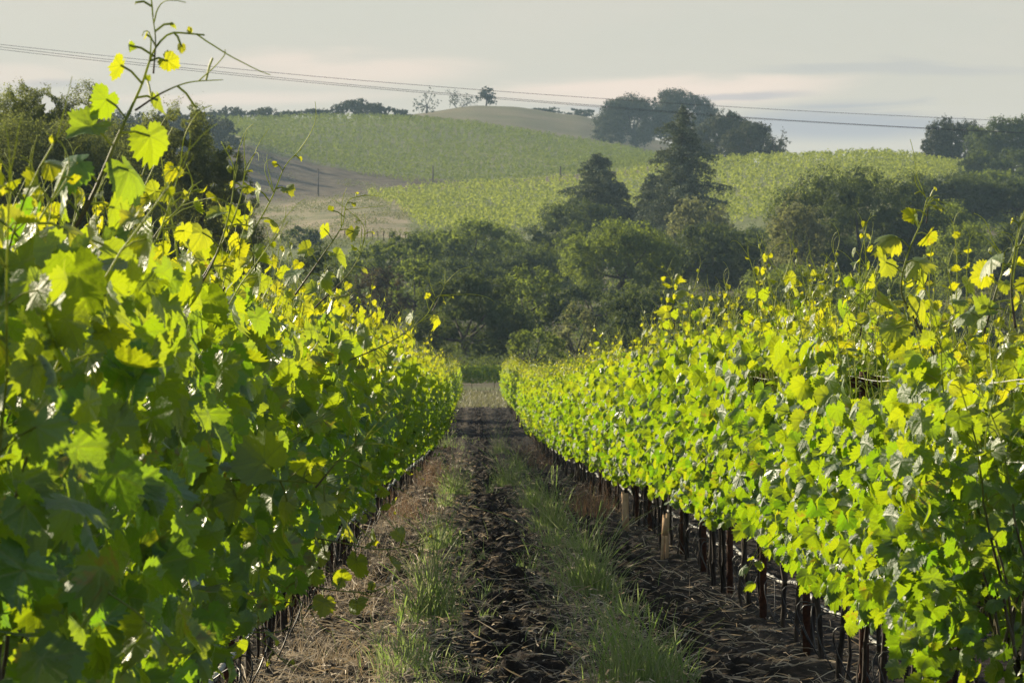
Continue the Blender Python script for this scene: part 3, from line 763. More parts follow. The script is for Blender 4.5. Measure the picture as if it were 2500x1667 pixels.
def prune(X, yc, zc, half_x, half_z):
    """a worker's cut: no leaf hangs before the cross-arm of this post"""
    p = np.array([X, yc, zc])
    for vx, vy, root in VINES:
        if abs(vx - X) > 0.1 or not (yc - 6.5 < vy < yc + 0.7): continue
        for ch in root.children:
            if not ch.name.startswith('foliage'): continue
            me = ch.data; n = len(me.vertices); a = np.zeros(n * 3, np.float32); me.vertices.foreach_get('co', a); a = a.reshape(-1, 3)
            K = len(LT['hi'][0]); V = a.reshape(-1, K, 3)
            Mw = np.array(Matrix.LocRotScale(root.location, root.rotation_euler, root.scale)); W_ = V @ Mw[:3, :3].T + Mw[:3, 3]
            t = W_[:, :, 1] / yc
            hit = ((np.abs(W_[:, :, 0] - X * t) < half_x) & (np.abs(W_[:, :, 2] - zc * t) < half_z) & (W_[:, :, 1] < yc + 0.02)).any(1)
            if not hit.any(): continue
            keep = ~hit; m = int(keep.sum()); fs = []
            for f in LT['hi'][1]: fs.append((f[None] + (np.arange(m) * K)[:, None, None]).reshape(-1, f.shape[1]))
            at_ = {}
            for k in ('tint', 'rnd'):
                b = np.zeros(n, np.float32); me.attributes[k].data.foreach_get('value', b); at_[k] = b.reshape(-1, K)[keep].ravel()
            ch.data = mesh_data('foliage', V[keep].reshape(-1, 3), fs, M_LEAF, at_, np.tile(LT['hi'][0], (m, 1)), True)
for yc in (20.5, 27.7): prune(XR, yc, gz(XR, yc) + 1.30, 0.065, 0.045)
# ------------------------------------------------------------------ trellis: posts, cross-arms, wires, hoses
def make_post():
    root = empty('metal_post')
    b = MB()
    t = 0.004
    b.add(*box(-0.015, 0.015, -t, 0, -0.3, 1.34)); b.add(*box(-0.017, -0.013, 0.0005, 0.026, -0.3, 1.34)); b.add(*box(0.013, 0.017, 0.0005, 0.026, -0.3, 1.34))
    for z in np.arange(0.15, 1.2, 0.2): b.add(*box(-0.023, -0.0175, -0.002, 0.012, z, z + 0.03))
    b.build('post', M_RUST, root)
    for z, wd in ((1.30, 0.058), (1.10, 0.048)):
        a = MB(); a.add(*box(-wd, wd, -0.018, -0.0045, z - 0.022, z + 0.022)); a.add(*box(-wd, wd, -0.028, -0.0185, z + 0.014, z + 0.022))
        arm = a.build('cross_arm', M_RUST, root)
        c = MB()
        for s in (-0.022, 0.022):
            V, Fs = tube([(s, -0.032, z), (s, -0.018, z)], 0.0065, 6); c.add(V, Fs)
        c.build('bolt', M_BOLT, arm)
    return root
def copy_tree(o, parent=None):
    c = o.copy(); col.objects.link(c)
    if parent is not None: c.parent = parent
    for ch in o.children: copy_tree(ch, c)
    return c
proto_post = make_post(); first = True
for X, ys, nm in ((XR, [16.9 + 3.6 * k for k in range(14)], 'right'), (XL, [13.4 + 3.6 * k for k in range(12)], 'left')):
    for k, y in enumerate(ys):
        o = proto_post if first else copy_tree(proto_post); first = False
        o.location = (X + 0.0, y, gz(X, y)); o.rotation_euler = (0, 0, R(4 * math.sin(k * 2.1)))
        o.scale = (1, 1, 1.0 + 0.1 * float(sstep(25, 90, y)))
        lab = f'{ORD[k]} rusty metal post from the camera in the {nm}-hand vine row' 
        tag(o, lab, 'post', f'rusty trellis posts of the {nm}-hand row')

def line_obj(name, X, z, y0, y1, r, mat, label, cat, sag=0.0, seed=0, step=0.6, sides=5, per=3.6, wob=0.0):
    rng = np.random.default_rng(seed); ys = np.arange(y0, y1, step)
    g = np.interp(ys, NEAR_Y, NEAR_Z)
    zz = g + z - sag * (0.5 - 0.5 * np.cos(2 * math.pi * (ys - y0) / per)) + wob * (fbm(ys / 1.7, ys * 0 + seed, seed, 2) - 0.5)
    xx = X + wob * 0.6 * (fbm(ys / 1.3, ys * 0 + 3.3, seed + 5, 2) - 0.5)
    V, Fs = tube(np.stack([xx, ys, zz], -1), r, sides)
    b = MB(); b.add(V, Fs)
    o = b.build(name, mat, None, True); tag(o, label, cat)
    return o
for X, nm, y0 in ((XR, 'right', 10), (XL, 'left', 7)):
    for z, wd, hn in ((1.325, 0.055, 'top'), (1.105, 0.045, 'middle')):
        for s, sn in ((-1, 'aisle-side'), (1, 'outer')):
            line_obj('trellis_wire', X + s * wd, z, y0, 120, 0.0017, M_WIRE, f'{sn} thin bright wire along the {hn} cross-arms of the {nm}-hand row', 'wire', 0.02, 3, 0.6, 4)
def hose(X, label, seed, hz):
    o = line_obj('irrigation_hose', X, hz, 8, 110, 0.0105, M_HOSE, label, 'hose', 0.025, seed, 0.15, 8, 3.6, 0.05)
    rng = np.random.default_rng(seed)
    tie_b = MB(); V, Fs = tube([(0, -0.006, 0), (0, 0.006, 0)], 0.0135, 8); tie_b.add(V, Fs); tie_d = tie_b.data('tie', M_BLACK, True)
    drips = []
    for k in range(7):
        h = rng.uniform(0.12, 0.26); sx = rng.uniform(-0.14, 0.10); q = np.linspace(0, 1, 9); dy_ = 0.12 * rng.normal(0, 1)
        b = MB(); V, Fs = tube(np.stack([sx * np.sin(q * 2.8), dy_ * q, 0.10 * np.sin(q * 3.4) - h * q], -1), 0.0032, 5); b.add(V, Fs); drips.append(b.data('drip_tube', M_BLACK, True))
    for y in np.arange(9, 48, 0.40):
        g = float(np.interp(y, NEAR_Y, NEAR_Z)); zz = g + hz - 0.025 * (0.5 - 0.5 * math.cos(2 * math.pi * (y - 8) / 3.6)) + 0.05 * (float(fbm(np.array([y / 1.7]), np.array([seed * 1.0]), seed, 2)[0]) - 0.5)
        xx = X + 0.03 * (float(fbm(np.array([y / 1.3]), np.array([3.3]), seed + 5, 2)[0]) - 0.5)
        link('tie', tie_d, o).location = (xx, y, zz)
        if rng.random() < 0.65: link('drip_tube', drips[rng.integers(7)], o).location = (xx, y, zz)
hose(XR + 0.07, 'pale irrigation hose with dark ties hanging along the right-hand row', 5, 0.30)
hose(XL + 0.13, 'grey irrigation hose with curling drip tubes along the left-hand row', 6, 0.40)

# two cardboard-brown vine guards beside the right row's trunks
M_CARD = plain_mat('pale_wood', (0.50, 0.33, 0.19), (0.62, 0.42, 0.25), 25, 0.8, 0.2)
def guard_plain():
    p = at(1528, 1290, 47.0); g = gz(p[0], p[1]) + 0.05
    b = MB(); b.add(*box(-0.029, 0.029, -0.008, 0.008, -0.05, 0.325)); b.add(*box(-0.029, -0.006, -0.0085, 0.0085, 0.3255, 0.335))
    o = b.build('wooden_stake', M_CARD); o.location = (p[0], p[1], g); o.rotation_euler = (0, R(-1.5), R(8))
    tag(o, 'plain flat pale wooden stake standing among dark vine trunks', 'stake')
def guard_split():
    p = at(1622, 1380, 37.5); g = gz(p[0], p[1]) + 0.04
    b = MB()
    for s in (-1, 1):
        V, Fs = box(-0.011, 0.011, -0.012, 0.012, -0.06, 0.345); V = V.copy()
        t = (V[:, 2] + 0.06) / 0.405; V[:, 0] += s * (0.0165 * (1 - t) + 0.0117 * t); V[:, 2] += 0.012 * (s > 0) * t
        b.add(V, Fs)
    b.add(*box(-0.022, 0.022, -0.0128, 0.0128, 0.20, 0.325))
    o = b.build('wooden_stake', M_CARD); o.location = (p[0], p[1], g); o.rotation_euler = (0, R(2), R(-12))
    tag(o, 'split orange-lit wooden stake with a slot, beside the right-hand row', 'stake')
guard_plain(); guard_split()

# ------------------------------------------------------------------ grasses and litter
def blades(mb, base, h, width, lean, rng, seg=4, seed_head=0.0):
    """tapered ribbon blades; base (n,3), h (n,), lean (n,2)"""
    n = len(base); q = np.linspace(0, 1, seg + 1)
    az = rng.uniform(0, 6.28, n); wv = np.stack([np.cos(az), np.sin(az), 0 * az], -1)
    bend = rng.uniform(0.4, 1.3, n)
    P = base[:, None, :] + np.stack([lean[:, None, 0] * q ** 2 * h[:, None], lean[:, None, 1] * q ** 2 * h[:, None],
                                     h[:, None] * (q - 0.22 * bend[:, None] * (np.linalg.norm(lean, axis=1)[:, None]) * q ** 2)], -1)
    wq = (1 - q ** 1.6) * 0.9 + 0.1
    if np.ndim(seed_head) or seed_head: wq = wq[None] + np.asarray(seed_head)[:, None] * np.exp(-((q - 0.9) / 0.12) ** 2)[None]
    else: wq = np.broadcast_to(wq[None], (n, seg + 1))
    W = width[:, None, None] * wq[:, :, None] * wv[:, None, :] * 0.5
    V = np.stack([P - W, P + W], 2).reshape(n, -1, 3); K = 2 * (seg + 1)
    i = np.arange(seg) * 2; Q = np.stack([i, i + 1, i + 3, i + 2], -1)
    Fq = (Q[None] + (np.arange(n) * K)[:, None, None]).reshape(-1, 4)
    mb.add(V.reshape(-1, 3), [Fq], rnd=np.repeat(rng.uniform(0, 1, n) ** 1.5, K))

def tuft(px, py, Y, hh, wd, n, label, seed, mat=None, name='grass_tuft', cat='grass', leanx=0.0, sparse=1.0, w=0.0064):
    rng = np.random.default_rng(seed); mat = mat or M_GRASS
    X = (px - VX) / F * Y
    root_z = float(soil_z(np.array([X]), np.array([Y]))[0])
    dx = np.clip(rng.normal(0, 0.42, n), -0.9, 0.9) * wd; dy = np.clip(rng.normal(0, 0.6, n), -1.2, 1.2) * wd
    bx, by = X + dx, Y + dy
    bz = soil_z(bx, by) - 0.01
    n0 = n; kp = rng.random(n0) < 0.95; bx, by, bz, dx, dy = bx[kp], by[kp], bz[kp], dx[kp], dy[kp]; n = len(bx)
    h = hh * np.clip(rng.gamma(2.6, 0.21, n), 0.10, 1.15) * np.exp(-(dx / wd) ** 2 * 0.8)
    lean = np.stack([rng.normal(leanx, 0.34, n) + dx / wd * 0.30, rng.normal(0, 0.32, n)], -1)
    mb = MB(); sh = np.where(rng.random(n) < 0.28, 1.4, 0.0)
    blades(mb, np.stack([bx - X, by - Y, bz - root_z], -1), h, w * rng.uniform(0.6, 1.3, n), lean, rng, 6, sh)
    o = mb.build(name, mat); o.location = (X, Y, root_z)
    tag(o, label, cat, 'grass tufts growing along the aisle')
def yat(py):
    ys = np.linspace(15, 246, 4000); p = VY - np.interp(ys, NEAR_Y, NEAR_Z) / ys * F
    return float(np.interp(-py, -p, ys))
TUFTS = [
 (1050, 1530, 0.55, 0.17, 380, 'tall grey-green grass tuft left of the aisle centre, halfway down the picture'),
 (1435, 1468, 0.58, 0.19, 460, 'tallest green grass tuft with seed heads, right of the aisle centre'),
 (1560, 1690, 0.40, 0.26, 520, 'broad bright green tuft at the bottom edge, right of the aisle'),
 (1625, 1680, 0.30, 0.16, 240, 'low leafy tuft at the bottom edge beside the broad tuft'),
 (1110, 1215, 0.60, 0.22, 330, 'pale green tuft left of the aisle, before the brown dead brush'),
 (1090, 1250, 0.38, 0.14, 130, 'small dark tuft in front of the pale left tuft'),
 (1240, 1195, 0.70, 0.24, 330, 'long pale tuft right of the track in the far aisle'),
 (1310, 1250, 0.52, 0.22, 300, 'wide green tuft between the long pale tuft and the dark tuft'),
 (1345, 1305, 0.55, 0.20, 320, 'dark green tuft by the right wheel track, middle distance'),
 (1350, 1345, 0.30, 0.14, 160, 'short yellow-green tuft just below the dark green tuft'),
 (1222, 1115, 0.80, 0.26, 240, 'shaded bluish tuft far down the right wheel track'),
 (1195, 1215, 0.34, 0.10, 90, 'small yellow tuft in the middle of the aisle'),
 (1185, 1480, 0.20, 0.06, 50, 'little upright tuft in the dark centre soil'),
 (1125, 1365, 0.22, 0.07, 50, 'little green sprout between the two left tufts'),
 (1180, 1365, 0.17, 0.07, 46, 'tiny yellow-green sprout in the middle of the aisle'),
 (1185, 1520, 0.16, 0.06, 40, 'tiny sprig of grass on bare soil below centre'),
 (1020, 1655, 0.26, 0.14, 120, 'bright green tuft at the bottom edge, left of the aisle'),
 (1075, 1355, 0.45, 0.16, 200, 'greyish seeding tuft behind the tall left tuft'),
 (960, 1670, 0.32, 0.16, 120, 'thin straw-tipped tuft in the bottom left of the aisle'),
 (1290, 1395, 0.24, 0.10, 70, 'small sprig left of the tallest grass tuft'),
 (1520, 1520, 0.24, 0.16, 120, 'fine flattened grass right of the tallest tuft'),
 (1405, 1350, 0.30, 0.14, 110, 'thin grass tuft before the plain wooden stake'),
 (1270, 1160, 0.45, 0.2, 160, 'faint far tuft against the right-hand row'),
 (1090, 1095, 0.6, 0.3, 120, 'faint far tuft under the left-hand row'),
]
for i, (px, py, hh, wd, n, lab) in enumerate(TUFTS):
    tuft(px, py, yat(min(py, 1700)), hh, wd, n, lab, 900 + i)

def litter():
    rng = np.random.default_rng(55)
    def ysamp(n, a=17.0, b=120.0):
        u = rng.random(n); return 1 / (1 / a + u * (1 / b - 1 / a))
    # lying straw
    n = 21000; Y = ysamp(n)
    c = rng.choice([-0.75, -0.28, 0.62, 1.3, 0.2], n, p=[0.32, 0.20, 0.27, 0.11, 0.10])
    X = c + rng.normal(0, 0.24, n); L = rng.gamma(2.2, 0.035, n); az = rng.uniform(0, 6.28, n); up = rng.normal(0.05, 0.25, n)
    Z = soil_z(X, Y) + 0.004 + rng.exponential(0.012, n)
    d = np.stack([np.cos(az) * np.cos(up), np.sin(az) * np.cos(up), np.sin(up)], -1); p0 = np.stack([X, Y, Z], -1); p2 = p0 + d * L[:, None]
    p2[:, 2] = np.maximum(p2[:, 2], soil_z(p2[:, 0], p2[:, 1]) + 0.003)
    pm = (p0 + p2) / 2 + rng.normal(0, 0.06, (n, 3)) * L[:, None]; pm[:, 2] += 0.005
    wv = np.cross(d, unit(rng.normal(0, 1, (n, 3)))); wv = unit(wv) * (rng.uniform(0.0012, 0.0036, n)[:, None] * np.maximum(1, Y / 40)[:, None])
    V = np.stack([p0 - wv, p0 + wv, pm - wv, pm + wv, p2 - wv * 0.5, p2 + wv * 0.5], 1).reshape(-1, 3)
    Q = (np.array([[0, 1, 3, 2], [2, 3, 5, 4]])[None] + (np.arange(n) * 6)[:, None, None]).reshape(-1, 4)
    mb = MB(); mb.add(V, [Q], rnd=np.repeat(rng.random(n), 6))
    tag(mb.build('straw', M_DRY), 'broken straw scattered over the dark tilled soil', 'straw', kind='stuff')
    # wiry dead weeds under the left row, and along the right one
    mb = MB(); n = 3600; Y = ysamp(n, 18, 75); X = -0.72 + rng.normal(0, 0.15, n)
    base = np.stack([X, Y, soil_z(X, Y) - 0.01], -1)
    kp = fbm(X / 0.35, Y / 1.6, 14, 2) > 0.46; X, Y, base = X[kp], Y[kp], base[kp]; n = len(X)
    blades(mb, base, rng.uniform(0.05, 0.36, n) * (0.4 + 0.8 * fbm(X / 0.5, Y / 2.0, 15, 2)), rng.uniform(0.0028, 0.0048, n), rng.normal(0, 0.75, (n, 2)), rng, 7)
    tag(mb.build('dry_weeds', M_DRY), 'tangled grey-brown dry weeds under the left-hand row', 'weeds', kind='stuff')
    mb = MB(); n = 5000; Y = ysamp(n, 42, 150); sd_ = rng.random(n) < 0.55
    X = np.where(sd_, -0.70, 1.22) + rng.normal(0, 0.15, n); base = np.stack([X, Y, soil_z(X, Y) - 0.01], -1)
    keep = fbm(X * 0 + np.where(sd_, 3, 9), Y / 7.0, 4, 2) > 0.54
    X, Y, base = X[keep], Y[keep], base[keep]; n = len(X)
    blades(mb, base, rng.uniform(0.10, 0.42, n), rng.uniform(0.004, 0.008, n), rng.normal(0, 0.45, (n, 2)), rng, 4)
    tag(mb.build('dead_brush', M_BRUSH), 'rusty brown dead grass along both far row edges', 'dead grass', kind='stuff')
    # short loose grass
    mb = MB(); n = 4200; Y = ysamp(n, 17, 170); s = rng.random(n) < 0.45
    X = np.where(s, -0.28, 0.62) + rng.normal(0, 0.16, n); keep = fbm(X / 0.5, Y / 2.5, 8, 2) > 0.52; X, Y = X[keep], Y[keep]; n = len(X)
    base = np.stack([X, Y, soil_z(X, Y) - 0.01], -1)
    blades(mb, base, rng.uniform(0.04, 0.20, n) , rng.uniform(0.003, 0.006, n) * np.maximum(1, Y / 60), rng.normal(0, 0.5, (n, 2)), rng, 4)
    tag(mb.build('grass', M_GRASS), 'sparse short grass along the two wheel-track strips', 'grass', kind='stuff')
    # headland
    mb = MB(); n = 16000; X = rng.uniform(-7, 7, n); Y = rng.uniform(249, 276, n); base = np.stack([X, Y, np.where(Y < 257, soil_z(X, Y), ground_z(X, Y)) - 0.02], -1)
    blades(mb, base, rng.uniform(0.08, 0.40, n), rng.uniform(0.02, 0.05, n), rng.normal(0, 0.45, (n, 2)), rng, 2)
    tag(mb.build('headland_grass', blade_mat('headland_blade', (0.08, 0.09, 0.04), (0.22, 0.20, 0.12), (0.22, 0.23, 0.08))), 'pale dry grass of the headland beyond the rows', 'grass', kind='stuff')
litter()

# ------------------------------------------------------------------ trees
def leaf_quads(mb, pos, size, rng, nrm=None, aspect=0.62):
    n = len(pos); nv = unit(rng.normal(0, 0.5, (n, 3)) + (0 if nrm is None else nrm)); t = unit(np.cross(nv, rng.normal(0, 1, (n, 3)))); b = np.cross(nv, t)
    s = size[:, None] if np.ndim(size) else size
    V = np.stack([pos - t * s * 0.5, pos + b * s * aspect * 0.5 + t * s * 0.05, pos + t * s * 0.5, pos - b * s * aspect * 0.5 - t * s * 0.05], 1).reshape(-1, 3)
    Q = (np.array([[0, 1, 2, 3]])[None] + (np.arange(n) * 4)[:, None, None]).reshape(-1, 4)
    return V, Q

TREE_N = [0]
def broadleaf(name, label, cx, hw, ytop, ybot, Y, mat, seed, nlobe=14, cov=1.6, cat='tree', bark=None, lobe=0.36, airy=0.0, group=None, leafpx=5.2, depth=0.85, trunk_px=None, flat=1.0):
    """crown given by its extent in the photograph at distance Y; trunk and limbs reach the ground"""
    rng = np.random.default_rng(seed); bark = bark or M_BARK; dens_core = max(0.0, 1 - airy * 1.2)
    k = Y / F; X = (cx - VX) * k; W = hw * k; Zt = (VY - ytop) * k; Zb = (VY - ybot) * k
    g = gz(X, Y); Zb = g if cat == 'bush' else max(Zb, g + 0.02 * (Zt - g)); H = (Zt - Zb) / 2; Zc = (Zt + Zb) / 2
    root = empty(name, (X, Y, g))
    ls = max(0.05, leafpx * k)
    # lobes over the envelope
    C, Rr = [], []
    tries = 0; nlobe = int(nlobe * 1.6); lobe = lobe * 0.80
    while len(C) < nlobe and tries < 4000:
        tries += 1
        d = unit(rng.normal(0, 1, 3)); 
        if d[2] < (-0.9 if cat == 'bush' else -0.6): continue
        lr = lobe * rng.uniform(0.65, 1.25)
        rr = (1 - lr) * rng.uniform(0.75, 1.0) ** 0.5
        c = d * rr
        if any(np.linalg.norm(c - q) < 0.42 * (lr + r_) for q, r_ in zip(C, Rr)) and tries < 3000: continue
        C.append(c); Rr.append(lr)
    C = np.array(C); Rr = np.array(Rr); sc = np.array([W, W * depth, H]); m = (W + H) / 2
    cen = C * sc + np.array([0, 0, Zc - g]); rad = Rr[:, None] * np.array([W * 0.95 + 0.05 * m, W * depth * 0.95, H * 0.85 + 0.15 * min(H, W)])
    mb = MB(); P, NN, S = [], [], []
    for c, r in zip(cen, rad):
        area = 4 * math.pi * (np.prod(r) ** (2 / 3)); n = int(min(9000, cov * area / ls ** 2 * 1.5)); 
        ncl = max(10, n // 26)
        d = unit(rng.normal(0, 1, (ncl, 3)) + np.array([0, 0, 0.25])); rr = rng.uniform(0.55, 1.0, ncl) ** 0.5
        rr *= 0.88 + 0.24 * rng.random(ncl)
        cc = c + d * r * rr[:, None]
        idx = rng.integers(0, ncl, n); sp = (0.07 + 0.08 * rng.random(ncl))[idx][:, None] * r.mean()
        P.append(cc[idx] + rng.normal(0, 1, (n, 3)) * sp); NN.append(d[idx] * 0.9 + np.array([0, 0, 0.3]))
        S.append(ls * rng.uniform(0.6, 1.35, n))
        nc = int(26 * dens_core)  # oversized hidden leaf cards added inside each lobe to block light
        dc = unit(rng.normal(0, 1, (nc, 3))); P.append(c + dc * r * rng.uniform(0.1, 0.58, (nc, 1))); NN.append(dc); S.append(np.full(nc, 0.62 * r.mean()))
    P = np.concatenate(P); NN = np.concatenate(NN); S = np.concatenate(S)
    for a, lo, hi in ((0, -W, W), (2, Zb - g, Zt - g)):
        p0, p1 = np.percentile(P[:, a], [0.8, 99.6]); P[:, a] = lo + (P[:, a] - p0) / (p1 - p0) * (hi - lo)
        cen[:, a] = lo + (cen[:, a] - p0) / (p1 - p0) * (hi - lo)
    keep = P[:, 2] > 0.02
    if airy: keep &= (fbm(P[:, 0] / (W * 0.16) + seed, P[:, 2] / (W * 0.16), seed, 3) > 0.32 + (0.24 * airy) * sstep(0.35, 1.0, (P[:, 2] - Zb + g) / (Zt - Zb)) + 0.06 * airy)
    P, NN, S = P[keep], NN[keep], S[keep]
    V, Q = leaf_quads(mb, P, S, rng, NN)
    mb.add(V, [Q], rnd=np.repeat(np.clip(rng.random(len(P)) * 0.75 + 0.25 * vnoise(P[:, 0] / W * 3 + seed, P[:, 2] / W * 3, seed), 0, 1), 4))
    mb.build('crown', mat, root)
    tr = MB(); tw = max(0.025 * (Zt - g) + 0.02 * W, 0.06); fork = np.array([rng.normal(0, 0.06) * W, 0, max(0.28 * (Zt - g), (Zb - g) * 0.95)])
    n = 7; q = np.linspace(0, 1, n)[:, None]
    Pt = np.array([0, 0, -0.3]) * (1 - q) + fork * q + rng.normal(0, 0.02 * W, (n, 3)) * q * (1 - q) * 4
    Vt, Ft = tube(Pt, np.linspace(tw * 1.35, tw * 0.8, n), 8); tr.add(Vt, Ft)
    order = np.argsort(-rad.mean(1))[:min(len(cen), 9)]
    for i in order:
        e = cen[i]; mid = fork * 0.45 + e * 0.55 + np.array([0, 0, -0.10 * H]) + rng.normal(0, 0.05 * W, 3)
        t = np.linspace(0, 1, 6)[:, None]; Pl = (1 - t) ** 2 * fork + 2 * t * (1 - t) * mid + t ** 2 * e
        Vt, Ft = tube(Pl, np.linspace(tw * 0.55, tw * 0.14, 6), 6); tr.add(Vt, Ft)
    tr.build('trunk', bark, root, True)
    tag(root, label, cat, group); TREE_N[0] += 1
    return root

def conifer(label, apx, apy, prof, ybase, Y, seed, dens=1.0, mat=None, name='fir_tree', group=None):
    """prof: (photo y, half width in photo px) pairs from the top down"""
    rng = np.random.default_rng(seed); k = Y / F; X = (apx - VX) * k; Zt = (VY - apy) * k; g = gz(X, Y); H = Zt - g
    root = empty(name, (X, Y, g)); tr, mb = MB(), MB()
    n = 10; q = np.linspace(0, 1, n); Pt = np.stack([rng.normal(0, 0.02, n), 0 * q, q * H - 0.2], -1)
    Vt, Ft = tube(Pt, np.linspace(H * 0.018, 0.02, n), 8); tr.add(Vt, Ft)
    yy = np.array([p[0] for p in prof]); ww = np.array([p[1] for p in prof]) * k; zz = (VY - yy) * k - g
    nb = int(120 * dens); ls = 6.0 * k
    P, S, NN = [], [], []
    for i in range(nb):
        f = (i + rng.random()) / nb; z = H * (1 - f ** 0.9 * 0.93); w_ = np.interp(z, zz[::-1], ww[::-1]) * rng.choice([0.95, 0.7, 0.45, 1.3], p=[.35, .3, .25, .1])
        w_ = max(w_, 0.25 * ls); az = rng.uniform(0, 6.28); d = np.array([math.cos(az), math.sin(az), 0])
        t = np.linspace(0, 1, 7)[:, None]; tip = d * w_ + np.array([0, 0, -0.28 * w_ + rng.normal(0, 0.06) * w_])
        Pl = np.array([0, 0, z]) + d * w_ * t + np.array([0, 0, 1]) * (0.10 * w_ * np.sin(t * 3.14) - 0.16 * w_ * t + 0.10 * w_ * t ** 3) + rng.normal(0, 0.015 * w_, (7, 3)) * t
        Vt, Ft = tube(Pl, np.linspace(0.05, 0.012, 7) * (0.4 + H / 30), 4, cap=False); tr.add(Vt, Ft)
        m = int(max(40, 190 * w_ / (ww.max() + 1e-6) * dens)); u = rng.random(m) ** 0.75
        c = np.stack([np.interp(u, t[:, 0], Pl[:, a]) for a in range(3)], -1)
        lat = np.array([-d[1], d[0], 0]) * (rng.normal(0, 1, m) * 0.11 * w_ * (1.15 - u))[:, None]
        P.append(c + lat + np.array([0, 0, -1]) * (rng.exponential(0.9, m) * ls)[:, None] + rng.normal(0, 0.25 * ls, (m, 3)))
        S.append(ls * rng.uniform(0.7, 1.5, m)); NN.append(np.broadcast_to(np.array([0, 0, 0.5]), (m, 3)))
    P, S, NN = np.concatenate(P), np.concatenate(S), np.concatenate(NN)
    V, Q = leaf_quads(mb, P, S, rng, NN, 0.42)
    mb.add(V, [Q], rnd=np.repeat(rng.random(len(P)), 4)); mb.build('crown', mat or M_FIR, root); tr.build('trunk', M_BARK, root, True)
    tag(root, label, 'tree', group)

def bare_tree(label, cx, hw, ytop, Y, seed, leaf=0.0):
    rng = np.random.default_rng(seed); k = Y / F; X = (cx - VX) * k; Zt = (VY - ytop) * k; g = gz(X, Y); H = Zt - g
    root = empty('bare_tree', (X, Y, g)); tr = MB(); tips = []
    def grow(p, d, L, r, lev):
        n = 6; P = [p]
        for i in range(n):
            d = unit(d + rng.normal(0, 0.20, 3) + np.array([0, 0, 0.05])); p = p + d * L / n; P.append(p)
        V, Fs = tube(P, np.linspace(r, r * 0.6, n + 1), 5); tr.add(V, Fs)
        if lev >= 4: tips.append(p); return
        for i in range(3 if lev < 3 else 4):
            a = P[rng.integers(3, n + 1)]; nd = unit(d + rng.normal(0, 0.75, 3) * np.array([1.15, 0.8, 0.75]))
            grow(a, nd, L * rng.uniform(0.55, 0.82), r * 0.58, lev + 1)
    for s in (-1, 1):
        grow(np.array([s * 0.1 * hw * k, 0, -0.2]), unit([s * 0.45 + rng.normal(0, 0.15), 0, 1]), H * 0.42, H * 0.026, 1)
    if leaf:
        mb = MB(); T = np.array(tips); idx = rng.integers(0, len(T), int(leaf)); P = T[idx] + rng.normal(0, 0.07 * H, (len(idx), 3))
        V, Q = leaf_quads(mb, P, np.full(len(P), 4.5 * k), rng); mb.add(V, [Q], rnd=np.repeat(rng.random(len(P)), 4)); mb.build('crown', M_RIDGE, root)
    tr.build('trunk', M_GREYBARK, root, True); tag(root, label, 'tree')

# left-hand trees behind the vines
broadleaf('oak_tree', 'dark open-topped tree at the left edge behind the tall vine cane', 120, 270, 216, 760, 172, M_LOAK, 11, 40, 2.2, airy=0.26, leafpx=4.6, lobe=0.24)
broadleaf('oak_tree', 'dense tree filling the left edge below the open-topped tree', 120, 300, 300, 800, 165, M_LOAK, 16, 28, 2.0, leafpx=5.0)
broadleaf('oak_tree', 'broad bushy tree beside the left-edge tree, in front of the hill vineyard', 450, 185, 262, 800, 178, M_LOAK, 12, 36, 2.4, airy=0.12, leafpx=5.0, lobe=0.27)
broadleaf('oak_tree', 'low tree behind the left-hand row, below the pale slope', 370, 290, 400, 880, 200, M_LOAK, 13, 24, 1.8, leafpx=5.0)
# ridge line
G_R = 'small oaks along the left skyline'
for i, (cx, hw, yt, yb, lab) in enumerate((
        (520, 48, 276, 312, 'rounded dark oak farthest left on the skyline'), (572, 30, 268, 308, 'small dark oak second from the left on the skyline'),
        (663, 45, 271, 300, 'low mound-shaped oak alone on the left skyline'), (760, 42, 273, 300, 'low spreading oak on the skyline beside a thin upright one'),
        (822, 12, 262, 298, 'thin upright tree on the skyline between two oaks'), (880, 48, 249, 300, 'largest oak on the left skyline'), (950, 36, 268, 302, 'oak sloping down at the right end of the left skyline'),
        (995, 14, 285, 303, 'tiny bush on the skyline left of the bare trees'))):
    broadleaf('oak_tree', lab, cx, hw * 1.22, yt - 7, yb + 8, 1385, M_RIDGE, 30 + i, 10, 3.2, group=G_R, leafpx=4.2)
broadleaf('oak_tree', 'sparse leaning oak on the hilltop left of the bare tree', 1042, 34, 212, 282, 1640, M_RIDGE, 41, 11, 0.55, airy=0.9, leafpx=4.2, lobe=0.3)
bare_tree('leafless branching tree on the hilltop skyline', 1120, 50, 208, 1660, 42, leaf=260)
broadleaf('oak_tree', 'small round tree with a clear trunk on the hilltop', 1187, 24, 213, 253, 1680, M_RIDGE, 43, 9, 3.0, leafpx=4.0)
for i, (cx, hw, yt, yb, lab) in enumerate(((1340, 38, 262, 292, 'low bush on the hilltop right of the small round tree'), (1416, 34, 265, 300, 'low rounded bush on the hill left of the big skyline oaks'))):
    broadleaf('bush', lab, cx, hw, yt, yb, 1700, M_RIDGE, 45 + i, 8, 3.0, cat='bush', leafpx=4)
broadleaf('oak_tree', 'broad dark skyline oak left of the tall fir top', 1555, 102, 234, 350, 1500, M_RIDGE, 51, 16, 2.6, leafpx=4)
broadleaf('oak_tree', 'tallest dark skyline oak directly behind the tall fir', 1655, 98, 220, 345, 1510, M_RIDGE, 52, 16, 2.6, leafpx=4)
broadleaf('oak_tree', 'dark skyline oak between the tall fir and the drooping oak', 1765, 86, 274, 396, 1080, M_RIDGE, 53, 15, 2.6, leafpx=4.4)
